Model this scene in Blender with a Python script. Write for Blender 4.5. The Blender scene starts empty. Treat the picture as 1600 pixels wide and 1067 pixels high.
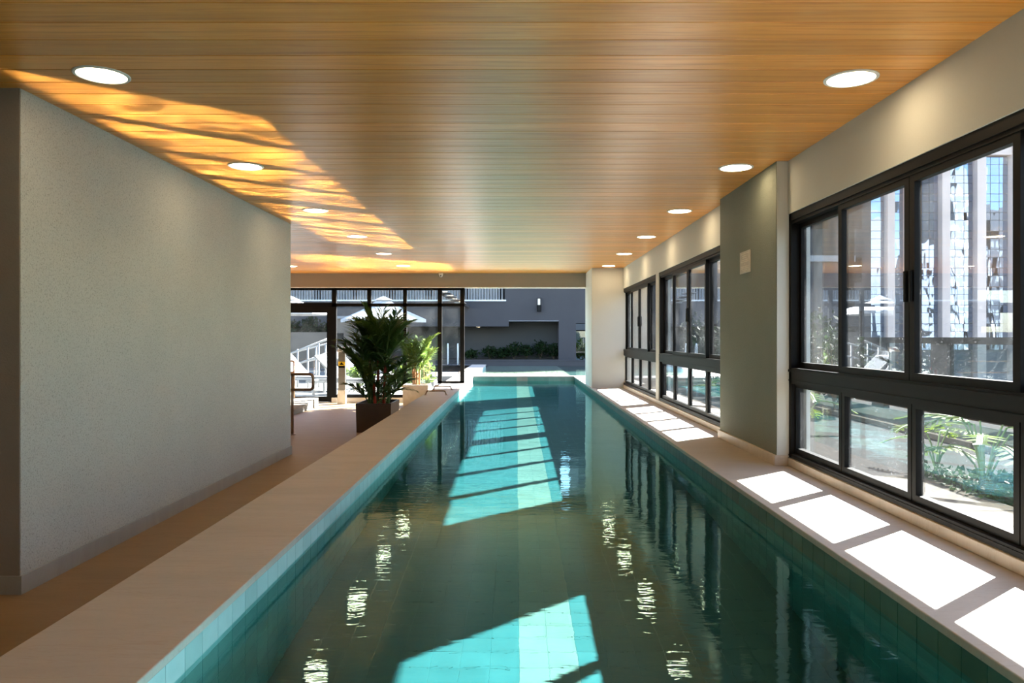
import bpy, bmesh, math, random
from mathutils import Vector, Matrix, noise
import numpy as np

# ------------------------------------------------------------------ camera
SC = bpy.context.scene
COL = SC.collection
F = 1170.0                       # focal length in pixels of the 1600 px frame
CZ = 1.32                        # eye height over the corridor floor
cam = bpy.data.cameras.new('camera')
cam.sensor_width = 36.0
cam.lens = F / 1600.0 * 36.0
cam.shift_x = -6.5 / 1600.0
cam.shift_y = -6.5 / 1600.0
cam.clip_end = 1000
camo = bpy.data.objects.new('camera', cam)
camo.location = (0, 0, CZ)
camo.rotation_euler = (math.pi / 2, 0, 0)
COL.objects.link(camo)
SC.camera = camo

# ------------------------------------------------------------------ light
SX, SY = 1.10, 0.888                                  # metres east / north per metre of height
SUNDIR = Vector((SX, SY, 1.0)).normalized()      # towards the sun
w = bpy.data.worlds.new('sky')
SC.world = w
w.use_nodes = True
nt = w.node_tree
nt.nodes.clear()
sky = nt.nodes.new('ShaderNodeTexSky')
sky.sky_type = 'NISHITA'
sky.sun_disc = False
sky.sun_elevation = math.asin(SUNDIR.z)
sky.sun_rotation = math.atan2(SUNDIR.x, SUNDIR.y)
sky.air_density = 1.0
sky.dust_density = 0.6
bg = nt.nodes.new('ShaderNodeBackground')
bg.inputs['Strength'].default_value = 0.5
ow = nt.nodes.new('ShaderNodeOutputWorld')
nt.links.new(sky.outputs[0], bg.inputs[0])
nt.links.new(bg.outputs[0], ow.inputs[0])

sun = bpy.data.lights.new('sun', 'SUN')
sun.energy = 52.0
sun.angle = math.radians(0.55)
sun.color = (1.0, 0.96, 0.9)
suno = bpy.data.objects.new('sun', sun)
suno.rotation_euler = SUNDIR.to_track_quat('Z', 'Y').to_euler()
suno.location = (20, 20, 25)
COL.objects.link(suno)
try:
    sun.cycles.is_caustics_light = True
except Exception:
    pass
GLINT_POWER = 9.0
LAMP = 20.0                      # radiance of a downlight disc


# added lamps in mid-air standing in for sunlight off the water: parallel beams along the mirrored sun direction,
# one per sunlit window pane, shaped by the pane and broken up by ripple-like noise
GLINT = Vector((-SX, -SY, 1.0)).normalized()
WATER_Z, PANE_X, PANE_Z = 0.275, 2.02, (1.14, 2.02)
PANES = [(a + k * 0.82 + 0.075, a + (k + 1) * 0.82 - 0.075) for a in (2.17, 7.10, 10.59) for k in range(4)]
GLINTS = [(PANE_X - SX * 1.83, PANE_X - SX * 0.865, (a_ + b_) / 2 - SY * 1.3475 - 0.8, (a_ + b_) / 2 - SY * 1.3475 + 0.8, 1.35, (a_, b_)) for a_, b_ in PANES]
GLINTS += [(x_, x_ + 0.8, y_, y_ + 0.75, 1.15, None) for x_ in (-1.03, -0.23, 0.57) for y_ in (13.6, 14.35, 15.1, 15.85)]
for (gx0, gx1, gy0, gy1, gsize, pane) in GLINTS:
    L = bpy.data.lights.new('added_glint_lamp', 'AREA')
    L.shape = 'RECTANGLE'
    L.size, L.size_y = gsize, gsize
    L.spread = math.radians(1.4)
    L.energy = 1.0
    L.color = (1.0, 0.92, 0.80)
    L.use_nodes = True
    t = L.node_tree
    t.nodes.clear()
    nn = t.nodes.new

    def mth(op, a, b=None, c=None):
        n_ = nn('ShaderNodeMath')
        n_.operation = op
        for i_, v_ in enumerate((a, b, c)):
            if v_ is None:
                continue
            if hasattr(v_, 'links'):
                t.links.new(v_, n_.inputs[i_])
            else:
                n_.inputs[i_].default_value = v_
        return n_.outputs[0]
    sp_ = nn('ShaderNodeSeparateXYZ')
    t.links.new(nn('ShaderNodeNewGeometry').outputs['Position'], sp_.inputs[0])
    px_, py_, pz_ = sp_.outputs
    dz_ = mth('SUBTRACT', pz_, WATER_Z)
    qx_ = mth('MULTIPLY_ADD', dz_, SX, px_)            # where the mirrored sun beam would leave the water
    qy_ = mth('MULTIPLY_ADD', dz_, SY, py_)
    if pane:                                             # lamp masked to the beam of one window pane
        tt_ = mth('DIVIDE', mth('SUBTRACT', PANE_X, qx_), SX)
        wz_ = mth('ADD', tt_, WATER_Z)
        wy_ = mth('MULTIPLY_ADD', tt_, SY, qy_)
        tests = [mth('GREATER_THAN', wz_, PANE_Z[0]), mth('LESS_THAN', wz_, PANE_Z[1]), mth('GREATER_THAN', wy_, pane[0]), mth('LESS_THAN', wy_, pane[1])]
    else:                                                # lamp masked to the opening under the end beam, left of the far column
        tt_ = mth('DIVIDE', mth('SUBTRACT', 15.3, qy_), SY)
        cx_ = mth('MULTIPLY_ADD', mth('DIVIDE', mth('SUBTRACT', 15.1, qy_), SY), SX, qx_)
        tests = [mth('LESS_THAN', tt_, 2.03), mth('LESS_THAN', cx_, 1.40), mth('GREATER_THAN', qx_, gx0), mth('LESS_THAN', qx_, gx1), mth('GREATER_THAN', qy_, gy0), mth('LESS_THAN', qy_, gy1)]
    inside = tests[0]
    for t_ in tests[1:]:
        inside = mth('MULTIPLY', inside, t_)
    cb_ = nn('ShaderNodeCombineXYZ')
    t.links.new(mth('MULTIPLY', qx_, 0.55), cb_.inputs[0])
    t.links.new(qy_, cb_.inputs[1])
    rip = None
    for sc_, wt_ in ((2.6, 1.0), (5.6, 0.9)):
        nz_ = nn('ShaderNodeTexNoise')
        nz_.inputs['Scale'].default_value = sc_
        nz_.inputs['Detail'].default_value = 1.0
        nz_.inputs['Distortion'].default_value = 0.9
        t.links.new(cb_.outputs[0], nz_.inputs['Vector'])
        ab_ = mth('ABSOLUTE', mth('SUBTRACT', nz_.outputs['Fac'], 0.5))
        rd_ = mth('MULTIPLY', mth('POWER', mth('MAXIMUM', mth('MULTIPLY_ADD', ab_, -9.0, 1.0), 0.0), 2.0), wt_)
        rip = rd_ if rip is None else mth('ADD', rip, rd_)
    em_ = nn('ShaderNodeEmission')
    t.links.new(mth('MULTIPLY', inside, mth('MULTIPLY', mth('MULTIPLY_ADD', rip, 2.0, 0.22), GLINT_POWER)), em_.inputs['Strength'])
    lo_ = nn('ShaderNodeOutputLight')
    t.links.new(em_.outputs[0], lo_.inputs[0])
    q_ = Vector(((gx0 + gx1) / 2, (gy0 + gy1) / 2, WATER_Z))
    lo = bpy.data.objects.new('added_glint_lamp', L)
    lo.location = q_ + GLINT * (0.85 * gsize)
    lo.rotation_euler = (-GLINT).to_track_quat('Z', 'Y').to_euler()
    COL.objects.link(lo)

SC.view_settings.view_transform = 'Standard'
SC.view_settings.look = 'None'
SC.view_settings.exposure = 0.8
SC.view_settings.gamma = 1.0
SC.view_settings.use_curve_mapping = False
cy = SC.cycles
cy.use_denoising = True
cy.max_bounces = 14
cy.diffuse_bounces = 6
cy.glossy_bounces = 6
cy.transmission_bounces = 8
cy.transparent_max_bounces = 24
cy.caustics_reflective = True
cy.caustics_refractive = True
cy.blur_glossy = 0.3
cy.sample_clamp_indirect = 10.0
cy.use_guiding = False

# ------------------------------------------------------------------ helpers
R = random.Random(7)


def PT(px, py, d):
    """world point seen at pixel (px, py) of the 1600x1067 frame, at depth d"""
    return ((px - 806.5) * d / F, d, CZ - (py - 527.0) * d / F)


class G:
    """collects faces of one mesh"""
    def __init__(s):
        s.v = []
        s.f = []
        s.m = []

    def add(s, vs, fs, mi=0):
        o = len(s.v)
        s.v += [tuple(v) for v in vs]
        for f in fs:
            s.f.append(tuple(i + o for i in f))
            s.m.append(mi)
        return s

    def box(s, x0, x1, y0, y1, z0, z1, mi=0):
        vs = [(x0, y0, z0), (x1, y0, z0), (x1, y1, z0), (x0, y1, z0), (x0, y0, z1), (x1, y0, z1), (x1, y1, z1), (x0, y1, z1)]
        return s.add(vs, [(0, 3, 2, 1), (4, 5, 6, 7), (0, 1, 5, 4), (1, 2, 6, 5), (2, 3, 7, 6), (3, 0, 4, 7)], mi)

    def bevbox(s, x0, x1, y0, y1, z0, z1, b=0.01, mi=0):
        """box with chamfered edges"""
        bm = bmesh.new()
        bmesh.ops.create_cube(bm, size=1)
        for v in bm.verts:
            v.co = Vector((x0 + (v.co.x + .5) * (x1 - x0), y0 + (v.co.y + .5) * (y1 - y0), z0 + (v.co.z + .5) * (z1 - z0)))
        bmesh.ops.bevel(bm, geom=list(bm.edges), offset=b, segments=2, affect='EDGES', profile=0.5)
        bm.verts.index_update()
        s.add([v.co for v in bm.verts], [[v.index for v in f.verts] for f in bm.faces], mi)
        bm.free()
        return s

    def prism(s, poly, axis, a, b, mi=0):
        """extrude a 2-D polygon; axis 'x': poly=(y,z), 'y': (x,z), 'z': (x,y)"""
        n = len(poly)

        def p(q, t):
            return {'x': (t, q[0], q[1]), 'y': (q[0], t, q[1]), 'z': (q[0], q[1], t)}[axis]
        vs = [p(q, a) for q in poly] + [p(q, b) for q in poly]
        fs = [tuple(range(n))[::-1], tuple(range(n, 2 * n))] + [(i, (i + 1) % n, n + (i + 1) % n, n + i) for i in range(n)]
        return s.add(vs, fs, mi)

    def tube(s, pts, r, n=8, mi=0, cap=True):
        pts = [Vector(p) for p in pts]
        rs = r if isinstance(r, (list, tuple)) else [r] * len(pts)
        vs = []
        prev = None
        for i, p in enumerate(pts):
            t = (pts[min(i + 1, len(pts) - 1)] - pts[max(i - 1, 0)]).normalized()
            if prev is None:
                a = Vector((0, 0, 1)) if abs(t.z) < 0.9 else Vector((1, 0, 0))
                u = t.cross(a).normalized()
            else:
                u = (prev - t * prev.dot(t)).normalized()
            prev = u
            q = t.cross(u)
            for k in range(n):
                an = 2 * math.pi * k / n
                vs.append(p + (u * math.cos(an) + q * math.sin(an)) * rs[i])
        fs = []
        for i in range(len(pts) - 1):
            for k in range(n):
                fs.append((i * n + k, i * n + (k + 1) % n, (i + 1) * n + (k + 1) % n, (i + 1) * n + k))
        if cap:
            fs.append(tuple(range(n))[::-1])
            fs.append(tuple((len(pts) - 1) * n + k for k in range(n)))
        return s.add(vs, fs, mi)

    def lathe(s, prof, n=24, c=(0, 0, 0), mi=0):
        """profile [(r, z)] about z through c"""
        vs = []
        for r, z in prof:
            for k in range(n):
                an = 2 * math.pi * k / n
                vs.append((c[0] + r * math.cos(an), c[1] + r * math.sin(an), c[2] + z))
        fs = []
        for i in range(len(prof) - 1):
            for k in range(n):
                fs.append((i * n + k, i * n + (k + 1) % n, (i + 1) * n + (k + 1) % n, (i + 1) * n + k))
        fs.append(tuple(range(n))[::-1])
        fs.append(tuple((len(prof) - 1) * n + k for k in range(n)))
        return s.add(vs, fs, mi)

    def mesh(s, name, mats, smooth=False):
        me = bpy.data.meshes.new(name)
        me.from_pydata(s.v, [], s.f)
        for m in (mats if isinstance(mats, (list, tuple)) else [mats]):
            me.materials.append(m)
        if len(set(s.m)) > 1:
            me.polygons.foreach_set('material_index', s.m)
        if smooth:
            me.polygons.foreach_set('use_smooth', [True] * len(me.polygons))
        bm = bmesh.new()
        bm.from_mesh(me)
        bmesh.ops.recalc_face_normals(bm, faces=list(bm.faces))
        bm.to_mesh(me)
        bm.free()
        me.update()
        return me


def link(name, me, parent=None, loc=None, rot=None):
    o = bpy.data.objects.new(name, me)
    COL.objects.link(o)
    if parent is not None:
        o.parent = parent
    if loc is not None:
        o.location = loc
    if rot is not None:
        o.rotation_euler = rot
    return o


def obj(name, g, mats, parent=None, loc=None, rot=None, smooth=False):
    return link(name, g.mesh(name, mats, smooth), parent, loc, rot)


def empty(name, loc=(0, 0, 0), rz=0):
    o = bpy.data.objects.new(name, None)
    o.empty_display_size = 0.2
    COL.objects.link(o)
    o.location = loc
    o.rotation_euler = (0, 0, rz)
    return o


def tag(o, label, cat, group=None, kind=None):
    o['label'] = label
    o['category'] = cat
    if group:
        o['group'] = group
    if kind:
        o['kind'] = kind
    return o


def copy_tree(o, parent=None):
    c = o.copy()
    COL.objects.link(c)
    c.parent = parent
    for ch in list(o.children):
        copy_tree(ch, c)
    return c


def receiver(o):
    try:
        o.cycles.is_caustics_receiver = True
    except Exception:
        pass
    return o


# ------------------------------------------------------------------ materials
class N:
    """small node-graph helper around one material"""
    def __init__(s, name):
        s.m = bpy.data.materials.new(name)
        s.m.use_nodes = True
        s.t = s.m.node_tree
        s.t.nodes.clear()
        s.out = s.t.nodes.new('ShaderNodeOutputMaterial')

    def n(s, typ, **kw):
        nd = s.t.nodes.new('ShaderNode' + typ)
        for k, v in kw.items():
            if k.startswith('_'):
                setattr(nd, k[1:], v)
            else:
                key = k.replace('__', ' ')
                if hasattr(v, 'links'):
                    s.t.links.new(v, nd.inputs[key])
                else:
                    nd.inputs[key].default_value = v
        return nd

    def inp(s, nd, key, v):
        if hasattr(v, 'links'):
            s.t.links.new(v, nd.inputs[key])
        else:
            nd.inputs[key].default_value = v

    def pos(s):
        return s.n('NewGeometry').outputs['Position']

    def scale(s, vec, sc):
        nd = s.n('VectorMath', _operation='MULTIPLY')
        s.t.links.new(vec, nd.inputs[0])
        nd.inputs[1].default_value = sc
        return nd.outputs[0]

    def noise(s, vec, scale=5, detail=4, rough=0.55, dist=0.0):
        nd = s.n('TexNoise', Scale=scale, Detail=detail, Roughness=rough, Distortion=dist)
        s.t.links.new(vec, nd.inputs['Vector'])
        return nd.outputs['Fac']

    def ramp(s, fac, stops, interp='LINEAR'):
        nd = s.n('ValToRGB')
        s.t.links.new(fac, nd.inputs[0])
        cr = nd.color_ramp
        cr.interpolation = interp
        while len(cr.elements) < len(stops):
            cr.elements.new(0.5)
        for e, (p, c) in zip(cr.elements, stops):
            e.position = p
            e.color = (c[0], c[1], c[2], 1) if isinstance(c, (tuple, list)) else (c, c, c, 1)
        return nd.outputs[0]

    def math(s, op, a, b=None, clamp=False):
        nd = s.n('Math', _operation=op, _use_clamp=clamp)
        for i, v in enumerate((a, b)):
            if v is None:
                continue
            if hasattr(v, 'links'):
                s.t.links.new(v, nd.inputs[i])
            else:
                nd.inputs[i].default_value = v
        return nd.outputs[0]

    def mix(s, fac, a, b, mode='MIX'):
        nd = s.n('MixRGB', _blend_type=mode)
        for k, v in (('Fac', fac), ('Color1', a), ('Color2', b)):
            if hasattr(v, 'links'):
                s.t.links.new(v, nd.inputs[k])
            elif isinstance(v, (tuple, list)):
                nd.inputs[k].default_value = (v[0], v[1], v[2], 1)
            else:
                nd.inputs[k].default_value = v
        return nd.outputs[0]

    def bump(s, h, strength=0.3, dist=0.01):
        nd = s.n('Bump', Strength=strength, Distance=dist)
        s.t.links.new(h, nd.inputs['Height'])
        return nd.outputs[0]

    def bsdf(s, col, rough=0.5, metal=0.0, spec=0.5, normal=None, **kw):
        nd = s.n('BsdfPrincipled')
        if hasattr(col, 'links'):
            s.t.links.new(col, nd.inputs['Base Color'])
        else:
            nd.inputs['Base Color'].default_value = (*col, 1)
        s.inp(nd, 'Roughness', rough)
        s.inp(nd, 'Metallic', metal)
        s.inp(nd, 'Specular IOR Level', spec)
        if normal is not None:
            s.t.links.new(normal, nd.inputs['Normal'])
        for k, v in kw.items():
            s.inp(nd, k.replace('__', ' '), v)
        return nd.outputs[0]

    def done(s, sh):
        s.t.links.new(sh, s.out.inputs['Surface'])
        return s.m


def plain(name, col, rough=0.5, metal=0.0, spec=0.35, var=0.08, nscale=14):
    q = N(name)
    c = q.noise(q.pos(), nscale, 3)
    lo = tuple(max(0, x * (1 - var)) for x in col)
    hi = tuple(min(1, x * (1 + var)) for x in col)
    return q.done(q.bsdf(q.ramp(c, [(0.3, lo), (0.7, hi)]), rough, metal, spec))


def emissive(name, col, strength):
    q = N(name)
    e = q.n('Emission', Strength=strength)
    e.inputs['Color'].default_value = (*col, 1)
    return q.done(e.outputs[0])


PLANK = 0.179


def m_wood():
    q = N('honey_wood_ceiling')
    p = q.pos()
    sep = q.n('SeparateXYZ')
    q.t.links.new(p, sep.inputs[0])
    idx = q.math('FLOOR', q.math('MULTIPLY', sep.outputs[1], 1 / PLANK))
    wn = q.n('TexWhiteNoise', _noise_dimensions='1D')
    q.t.links.new(idx, wn.inputs['W'])
    off = q.n('CombineXYZ')
    q.t.links.new(q.math('MULTIPLY', wn.outputs['Value'], 37.0), off.inputs[0])
    va = q.n('VectorMath', _operation='ADD')
    q.t.links.new(p, va.inputs[0])
    q.t.links.new(off.outputs[0], va.inputs[1])
    g1 = q.noise(q.scale(va.outputs[0], (0.9, 24, 1)), 1.6, 5, 0.6, 0.5)
    g2 = q.noise(q.scale(va.outputs[0], (2.2, 70, 1)), 1.5, 4, 0.6, 0.2)
    g3 = q.noise(q.scale(va.outputs[0], (3.0, 8, 1)), 1.2, 3, 0.5, 1.4)
    c = q.ramp(g1, [(0.30, (0.62, 0.22, 0.030)), (0.5, (0.82, 0.335, 0.050)), (0.72, (0.90, 0.43, 0.085))])
    c = q.mix(q.math('MULTIPLY', g2, 0.22), c, (0.48, 0.175, 0.022))
    c = q.mix(q.ramp(g3, [(0.52, 0.0), (0.72, 0.30)]), c, (0.84, 0.46, 0.14))
    # a narrow pale line along each joint and a slightly darker second half of every plank
    fr = q.math('FRACT', q.math('MULTIPLY', sep.outputs[1], 1 / PLANK))
    half = q.ramp(fr, [(0.0, 0.0), (0.46, 0.0), (0.50, 0.17), (0.93, 0.17), (0.95, 0.0)])
    c = q.mix(half, c, (0.52, 0.20, 0.024))
    tone = q.math('ADD', q.math('MULTIPLY', wn.outputs['Value'], 0.28), 0.86)
    c = q.mix(1.0, c, q.n('CombineColor', Red=tone, Green=tone, Blue=tone).outputs[0], 'MULTIPLY')
    nrm = q.bump(g2, 0.18, 0.004)
    return q.done(q.bsdf(c, q.ramp(g1, [(0.3, 0.34), (0.7, 0.28)]), 0, 0.75, nrm))


def m_plaster(name, base, light, dark, grain=150, strength=0.55, fleck=0.25):
    q = N(name)
    p = q.pos()
    a = q.noise(p, grain, 3, 0.65)
    b = q.noise(p, 1.3, 4)
    s = q.noise(p, grain * 0.75, 2, 0.5)
    c = q.mix(q.ramp(b, [(0.3, 0.0), (0.7, 1.0)]), base, light)
    c = q.mix(q.ramp(s, [(0.60, 0.0), (0.68, fleck)]), c, dark)
    c = q.mix(q.ramp(a, [(0.35, fleck), (0.5, 0.0)]), c, tuple(x * 0.6 for x in base))
    return q.done(q.bsdf(c, 0.75, 0, 0.35, q.bump(a, strength, 0.006)))


def m_stone(name, col, vein, rough=0.5, spec=0.4, strx=(1.2, 4.0, 1)):
    q = N(name)
    p = q.pos()
    a = q.noise(q.scale(p, strx), 1.4, 6, 0.6, 0.8)
    b = q.noise(p, 60, 3, 0.6)
    v = q.noise(q.scale(p, (0.6, 5.0, 1)), 1.0, 5, 0.7, 2.0)
    c = q.ramp(a, [(0.3, tuple(x * 0.9 for x in col)), (0.7, tuple(min(1, x * 1.06) for x in col))])
    c = q.mix(q.ramp(v, [(0.485, 0.0), (0.5, 0.35), (0.515, 0.0)]), c, vein)
    c = q.mix(q.ramp(b, [(0.55, 0.0), (0.75, 0.18)]), c, tuple(x * 0.7 for x in col))
    return q.done(q.bsdf(c, rough, 0, spec, q.bump(b, 0.05, 0.002)))


def m_tile(name, c1, c2, c3, pitch=0.130):
    """green stone tiles: hue changes from tile to tile, cloudy within"""
    q = N(name)
    p = q.pos()
    sn = q.n('VectorMath', _operation='SNAP')
    q.t.links.new(p, sn.inputs[0])
    sn.inputs[1].default_value = (pitch, pitch, pitch)
    wn = q.n('TexWhiteNoise', _noise_dimensions='3D')
    q.t.links.new(sn.outputs[0], wn.inputs['Vector'])
    a = q.noise(p, 9, 5, 0.6, 0.6)
    f = q.math('ADD', q.math('MULTIPLY', wn.outputs['Value'], 0.5), q.math('MULTIPLY', a, 0.6))
    c = q.ramp(f, [(0.25, c1), (0.55, c2), (0.85, c3)])
    return q.done(q.bsdf(c, 0.32, 0, 0.5, q.bump(a, 0.04, 0.003)))


def m_glass(name, tint=(1, 1, 1), dirt=0.0, base=0.06, gain=0.94):
    """clear pane: straight transmission, mirror reflection that grows at grazing angles, a little dried splash dirt"""
    q = N(name)
    lw = q.n('LayerWeight', Blend=0.5)
    f5 = q.math('POWER', lw.outputs['Facing'], 4.2)
    fr = q.math('ADD', q.math('MULTIPLY', f5, gain), base, True)
    tr = q.n('BsdfTransparent')
    tr.inputs[0].default_value = (*tint, 1)
    gl = q.n('BsdfGlossy', Roughness=0.0)
    gl.inputs['Color'].default_value = (0.95, 0.97, 1.0, 1)
    mx = q.n('MixShader')
    q.t.links.new(fr, mx.inputs[0])
    q.t.links.new(tr.outputs[0], mx.inputs[1])
    q.t.links.new(gl.outputs[0], mx.inputs[2])
    sh = mx.outputs[0]
    if dirt > 0:
        p = q.pos()
        s = q.noise(p, 85, 2, 0.5)
        cl = q.noise(p, 2.2, 4, 0.6)
        film = q.ramp(cl, [(0.35, 0.0), (0.8, dirt * 0.25)])
        spk = q.math('MULTIPLY', q.ramp(s, [(0.67, 0.0), (0.73, 1.0)]), q.ramp(cl, [(0.4, 0.0), (0.65, 0.8)]))
        k = q.math('ADD', film, q.math('MULTIPLY', spk, dirt * 3.0), True)
        tl = q.n('BsdfTranslucent')
        tl.inputs[0].default_value = (0.85, 0.87, 0.9, 1)
        m2 = q.n('MixShader')
        q.t.links.new(k, m2.inputs[0])
        q.t.links.new(sh, m2.inputs[1])
        q.t.links.new(tl.outputs[0], m2.inputs[2])
        sh = m2.outputs[0]
    return q.done(sh)


def m_water(name, tint):
    q = N(name)
    p = q.pos()
    r1 = q.noise(q.scale(p, (8.0, 24.0, 1)), 1.0, 2, 0.5, 0.6)
    r2 = q.noise(q.scale(p, (1.6, 2.6, 1)), 1.0, 2, 0.5, 0.4)
    nb = q.bump(q.math('ADD', r1, q.math('MULTIPLY', r2, 0.6)), 1.0, 0.00075)
    g = q.n('BsdfGlass', Roughness=0.0, IOR=1.333, Normal=nb)
    g.inputs['Color'].default_value = (*tint, 1)      # the water's own blue-green
    return q.done(g.outputs[0])


def m_leaf(name, a, b, trans=0.35, spec=0.25):
    q = N(name)
    p = q.pos()
    nz = q.noise(p, 11, 3)
    c = q.ramp(nz, [(0.3, a), (0.7, b)])
    pb = q.bsdf(c, 0.55, 0, spec)
    tl = q.n('BsdfTranslucent')
    q.t.links.new(q.mix(0.5, c, tuple(min(1, x * 1.8) for x in b)), tl.inputs[0])
    mx = q.n('MixShader', Fac=trans)
    q.t.links.new(pb, mx.inputs[1])
    q.t.links.new(tl.outputs[0], mx.inputs[2])
    return q.done(mx.outputs[0])


def m_mirror_glass():
    q = N('blue_mirror_facade_glass')
    p = q.pos()
    wv = q.noise(q.scale(p, (0.75, 1.0, 0.28)), 1.0, 1, 0.5, 0.3)
    gl = q.n('BsdfGlossy', Roughness=0.02)
    gl.inputs['Color'].default_value = (0.26, 0.34, 0.47, 1)
    q.t.links.new(q.bump(wv, 0.06, 0.3), gl.inputs['Normal'])
    return q.done(gl.outputs[0])


M = {}
M['wood'] = m_wood()
M['speck'] = m_plaster('flecked_grey_plaster', (0.375, 0.385, 0.36), (0.42, 0.43, 0.40), (0.14, 0.135, 0.12), 125, 0.35, 0.5)
M['green_plaster'] = m_plaster('grey_green_rough_plaster', (0.195, 0.205, 0.16), (0.22, 0.23, 0.18), (0.15, 0.15, 0.12), 130, 0.9, 0.3)
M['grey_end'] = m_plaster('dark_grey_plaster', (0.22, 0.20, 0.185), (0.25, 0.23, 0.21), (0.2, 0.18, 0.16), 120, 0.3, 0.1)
M['white_wall'] = m_plaster('off_white_paint', (0.55, 0.545, 0.50), (0.58, 0.575, 0.53), (0.5, 0.48, 0.45), 90, 0.06, 0.04)
M['beam'] = m_plaster('taupe_paint', (0.34, 0.32, 0.28), (0.36, 0.34, 0.30), (0.31, 0.29, 0.25), 90, 0.05, 0.04)
M['coping'] = m_stone('warm_limestone_coping', (0.40, 0.36, 0.32), (0.33, 0.25, 0.19))
M['floor'] = m_stone('brown_limestone_floor', (0.25, 0.175, 0.10), (0.15, 0.09, 0.045), 0.5, 0.4)
M['baseboard'] = m_stone('grey_stone_baseboard', (0.31, 0.315, 0.31), (0.3, 0.27, 0.23), 0.5)
M['deck'] = m_stone('pale_stone_deck', (0.21, 0.203, 0.19), (0.28, 0.26, 0.23), 0.85, 0.08)
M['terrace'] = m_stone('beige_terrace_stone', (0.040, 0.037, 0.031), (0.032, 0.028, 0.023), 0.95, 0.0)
M['skirt'] = m_stone('cream_stone_sill', (0.58, 0.50, 0.41), (0.4, 0.3, 0.2), 0.45)
M['grout'] = plain('pale_green_grout', (0.038, 0.092, 0.095), 0.7)
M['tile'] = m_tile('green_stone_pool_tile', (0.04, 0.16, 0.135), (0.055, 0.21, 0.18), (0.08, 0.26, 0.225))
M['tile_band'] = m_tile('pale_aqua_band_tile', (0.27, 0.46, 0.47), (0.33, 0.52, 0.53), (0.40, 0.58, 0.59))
M['tile_shaded'] = m_tile('shaded_green_band_tile', (0.025, 0.085, 0.065), (0.035, 0.11, 0.085), (0.05, 0.14, 0.11))  # shade on the right-hand band is put into the tile colour
M['tile_weir'] = m_tile('shaded_green_weir_tile', (0.05, 0.115, 0.10), (0.06, 0.135, 0.115), (0.075, 0.155, 0.135))  # pool tile with the shade of the weir face mixed into its colour
M['tile_sand'] = m_tile('sand_green_pool_tile', (0.30, 0.345, 0.29), (0.33, 0.375, 0.315), (0.36, 0.405, 0.34))
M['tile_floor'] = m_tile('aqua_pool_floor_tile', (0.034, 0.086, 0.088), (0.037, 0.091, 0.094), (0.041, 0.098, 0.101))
M['tile_white'] = m_tile('pale_lane_tile', (0.150, 0.138, 0.116), (0.162, 0.147, 0.124), (0.175, 0.158, 0.134))
M['water'] = m_water('pool_water', (0.58, 0.955, 0.975))
M['water_out'] = m_water('shallow_outdoor_water', (0.90, 0.97, 0.94))
M['alu'] = plain('dark_bronze_aluminium', (0.006, 0.005, 0.0044), 0.5, 0.0, 0.13, 0.1)
M['black'] = plain('black_aluminium', (0.0045, 0.0045, 0.005), 0.5, 0.0, 0.15, 0.1)
M['glass'] = m_glass('window_glass', (0.93, 0.96, 0.97), 0.03, 0.08)
M['glass_clean'] = m_glass('door_glass', (0.93, 0.96, 0.97), 0.02, 0.05)
M['glass_rail'] = m_glass('balustrade_glass', (0.70, 0.78, 0.78), 0.0, 0.08)
M['lampface'] = emissive('lit_lamp_diffuser', (1.0, 0.77, 0.47), LAMP)
M['white'] = plain('white_enamel', (0.75, 0.75, 0.73), 0.4)
M['white_out'] = plain('white_powder_coat', (0.30, 0.30, 0.30), 0.6, 0, 0.1)
M['bronze'] = plain('bronze_steel', (0.30, 0.21, 0.15), 0.28, 0.85, 0.5, 0.06)
M['steel'] = plain('brushed_steel', (0.42, 0.41, 0.39), 0.35, 0.85)
M['planter_dark'] = plain('dark_brown_planter', (0.045, 0.032, 0.028), 0.32, 0, 0.6)
M['planter_white'] = plain('white_planter', (0.62, 0.61, 0.58), 0.5)
M['soil'] = plain('dark_soil', (0.04, 0.028, 0.018), 0.9, var=0.5, nscale=60)
M['leaf_dark'] = m_leaf('dark_palm_leaf', (0.028, 0.072, 0.018), (0.062, 0.135, 0.034), 0.3)
M['leaf_mid'] = m_leaf('green_palm_leaf', (0.045, 0.10, 0.02), (0.085, 0.16, 0.032), 0.4)
M['leaf_bright'] = m_leaf('bright_green_leaf', (0.075, 0.13, 0.018), (0.13, 0.20, 0.035), 0.4)
M['leaf_terrace'] = m_leaf('terrace_plant_leaf', (0.030, 0.055, 0.002), (0.055, 0.082, 0.004), 0.4, 0.03)
M['leaf_hedge'] = m_leaf('hedge_leaf', (0.005, 0.010, 0.005), (0.010, 0.019, 0.009), 0.12, 0.03)
M['leaf_shrub'] = m_leaf('shrub_leaf', (0.008, 0.018, 0.006), (0.018, 0.036, 0.012), 0.15, 0.05)
M['stem_red'] = plain('red_palm_stem', (0.42, 0.05, 0.025), 0.4)
M['stem_tan'] = plain('tan_palm_stem', (0.34, 0.20, 0.09), 0.6, var=0.3, nscale=40)
M['stem_green'] = plain('green_stem', (0.10, 0.17, 0.05), 0.5)
M['bark'] = plain('brown_bark', (0.10, 0.07, 0.045), 0.85, var=0.3, nscale=30)
M['navy'] = m_plaster('blue_grey_facade_paint', (0.052, 0.049, 0.053), (0.058, 0.055, 0.059), (0.055, 0.052, 0.058), 60, 0.08, 0.05)
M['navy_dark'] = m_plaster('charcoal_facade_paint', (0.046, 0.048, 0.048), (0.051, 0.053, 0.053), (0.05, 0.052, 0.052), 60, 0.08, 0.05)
M['brownwall'] = m_plaster('brown_garden_wall', (0.17, 0.13, 0.10), (0.19, 0.15, 0.115), (0.13, 0.1, 0.08), 60, 0.1, 0.05)
M['canvas'] = plain('white_canvas', (0.45, 0.45, 0.455), 0.8)
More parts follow.
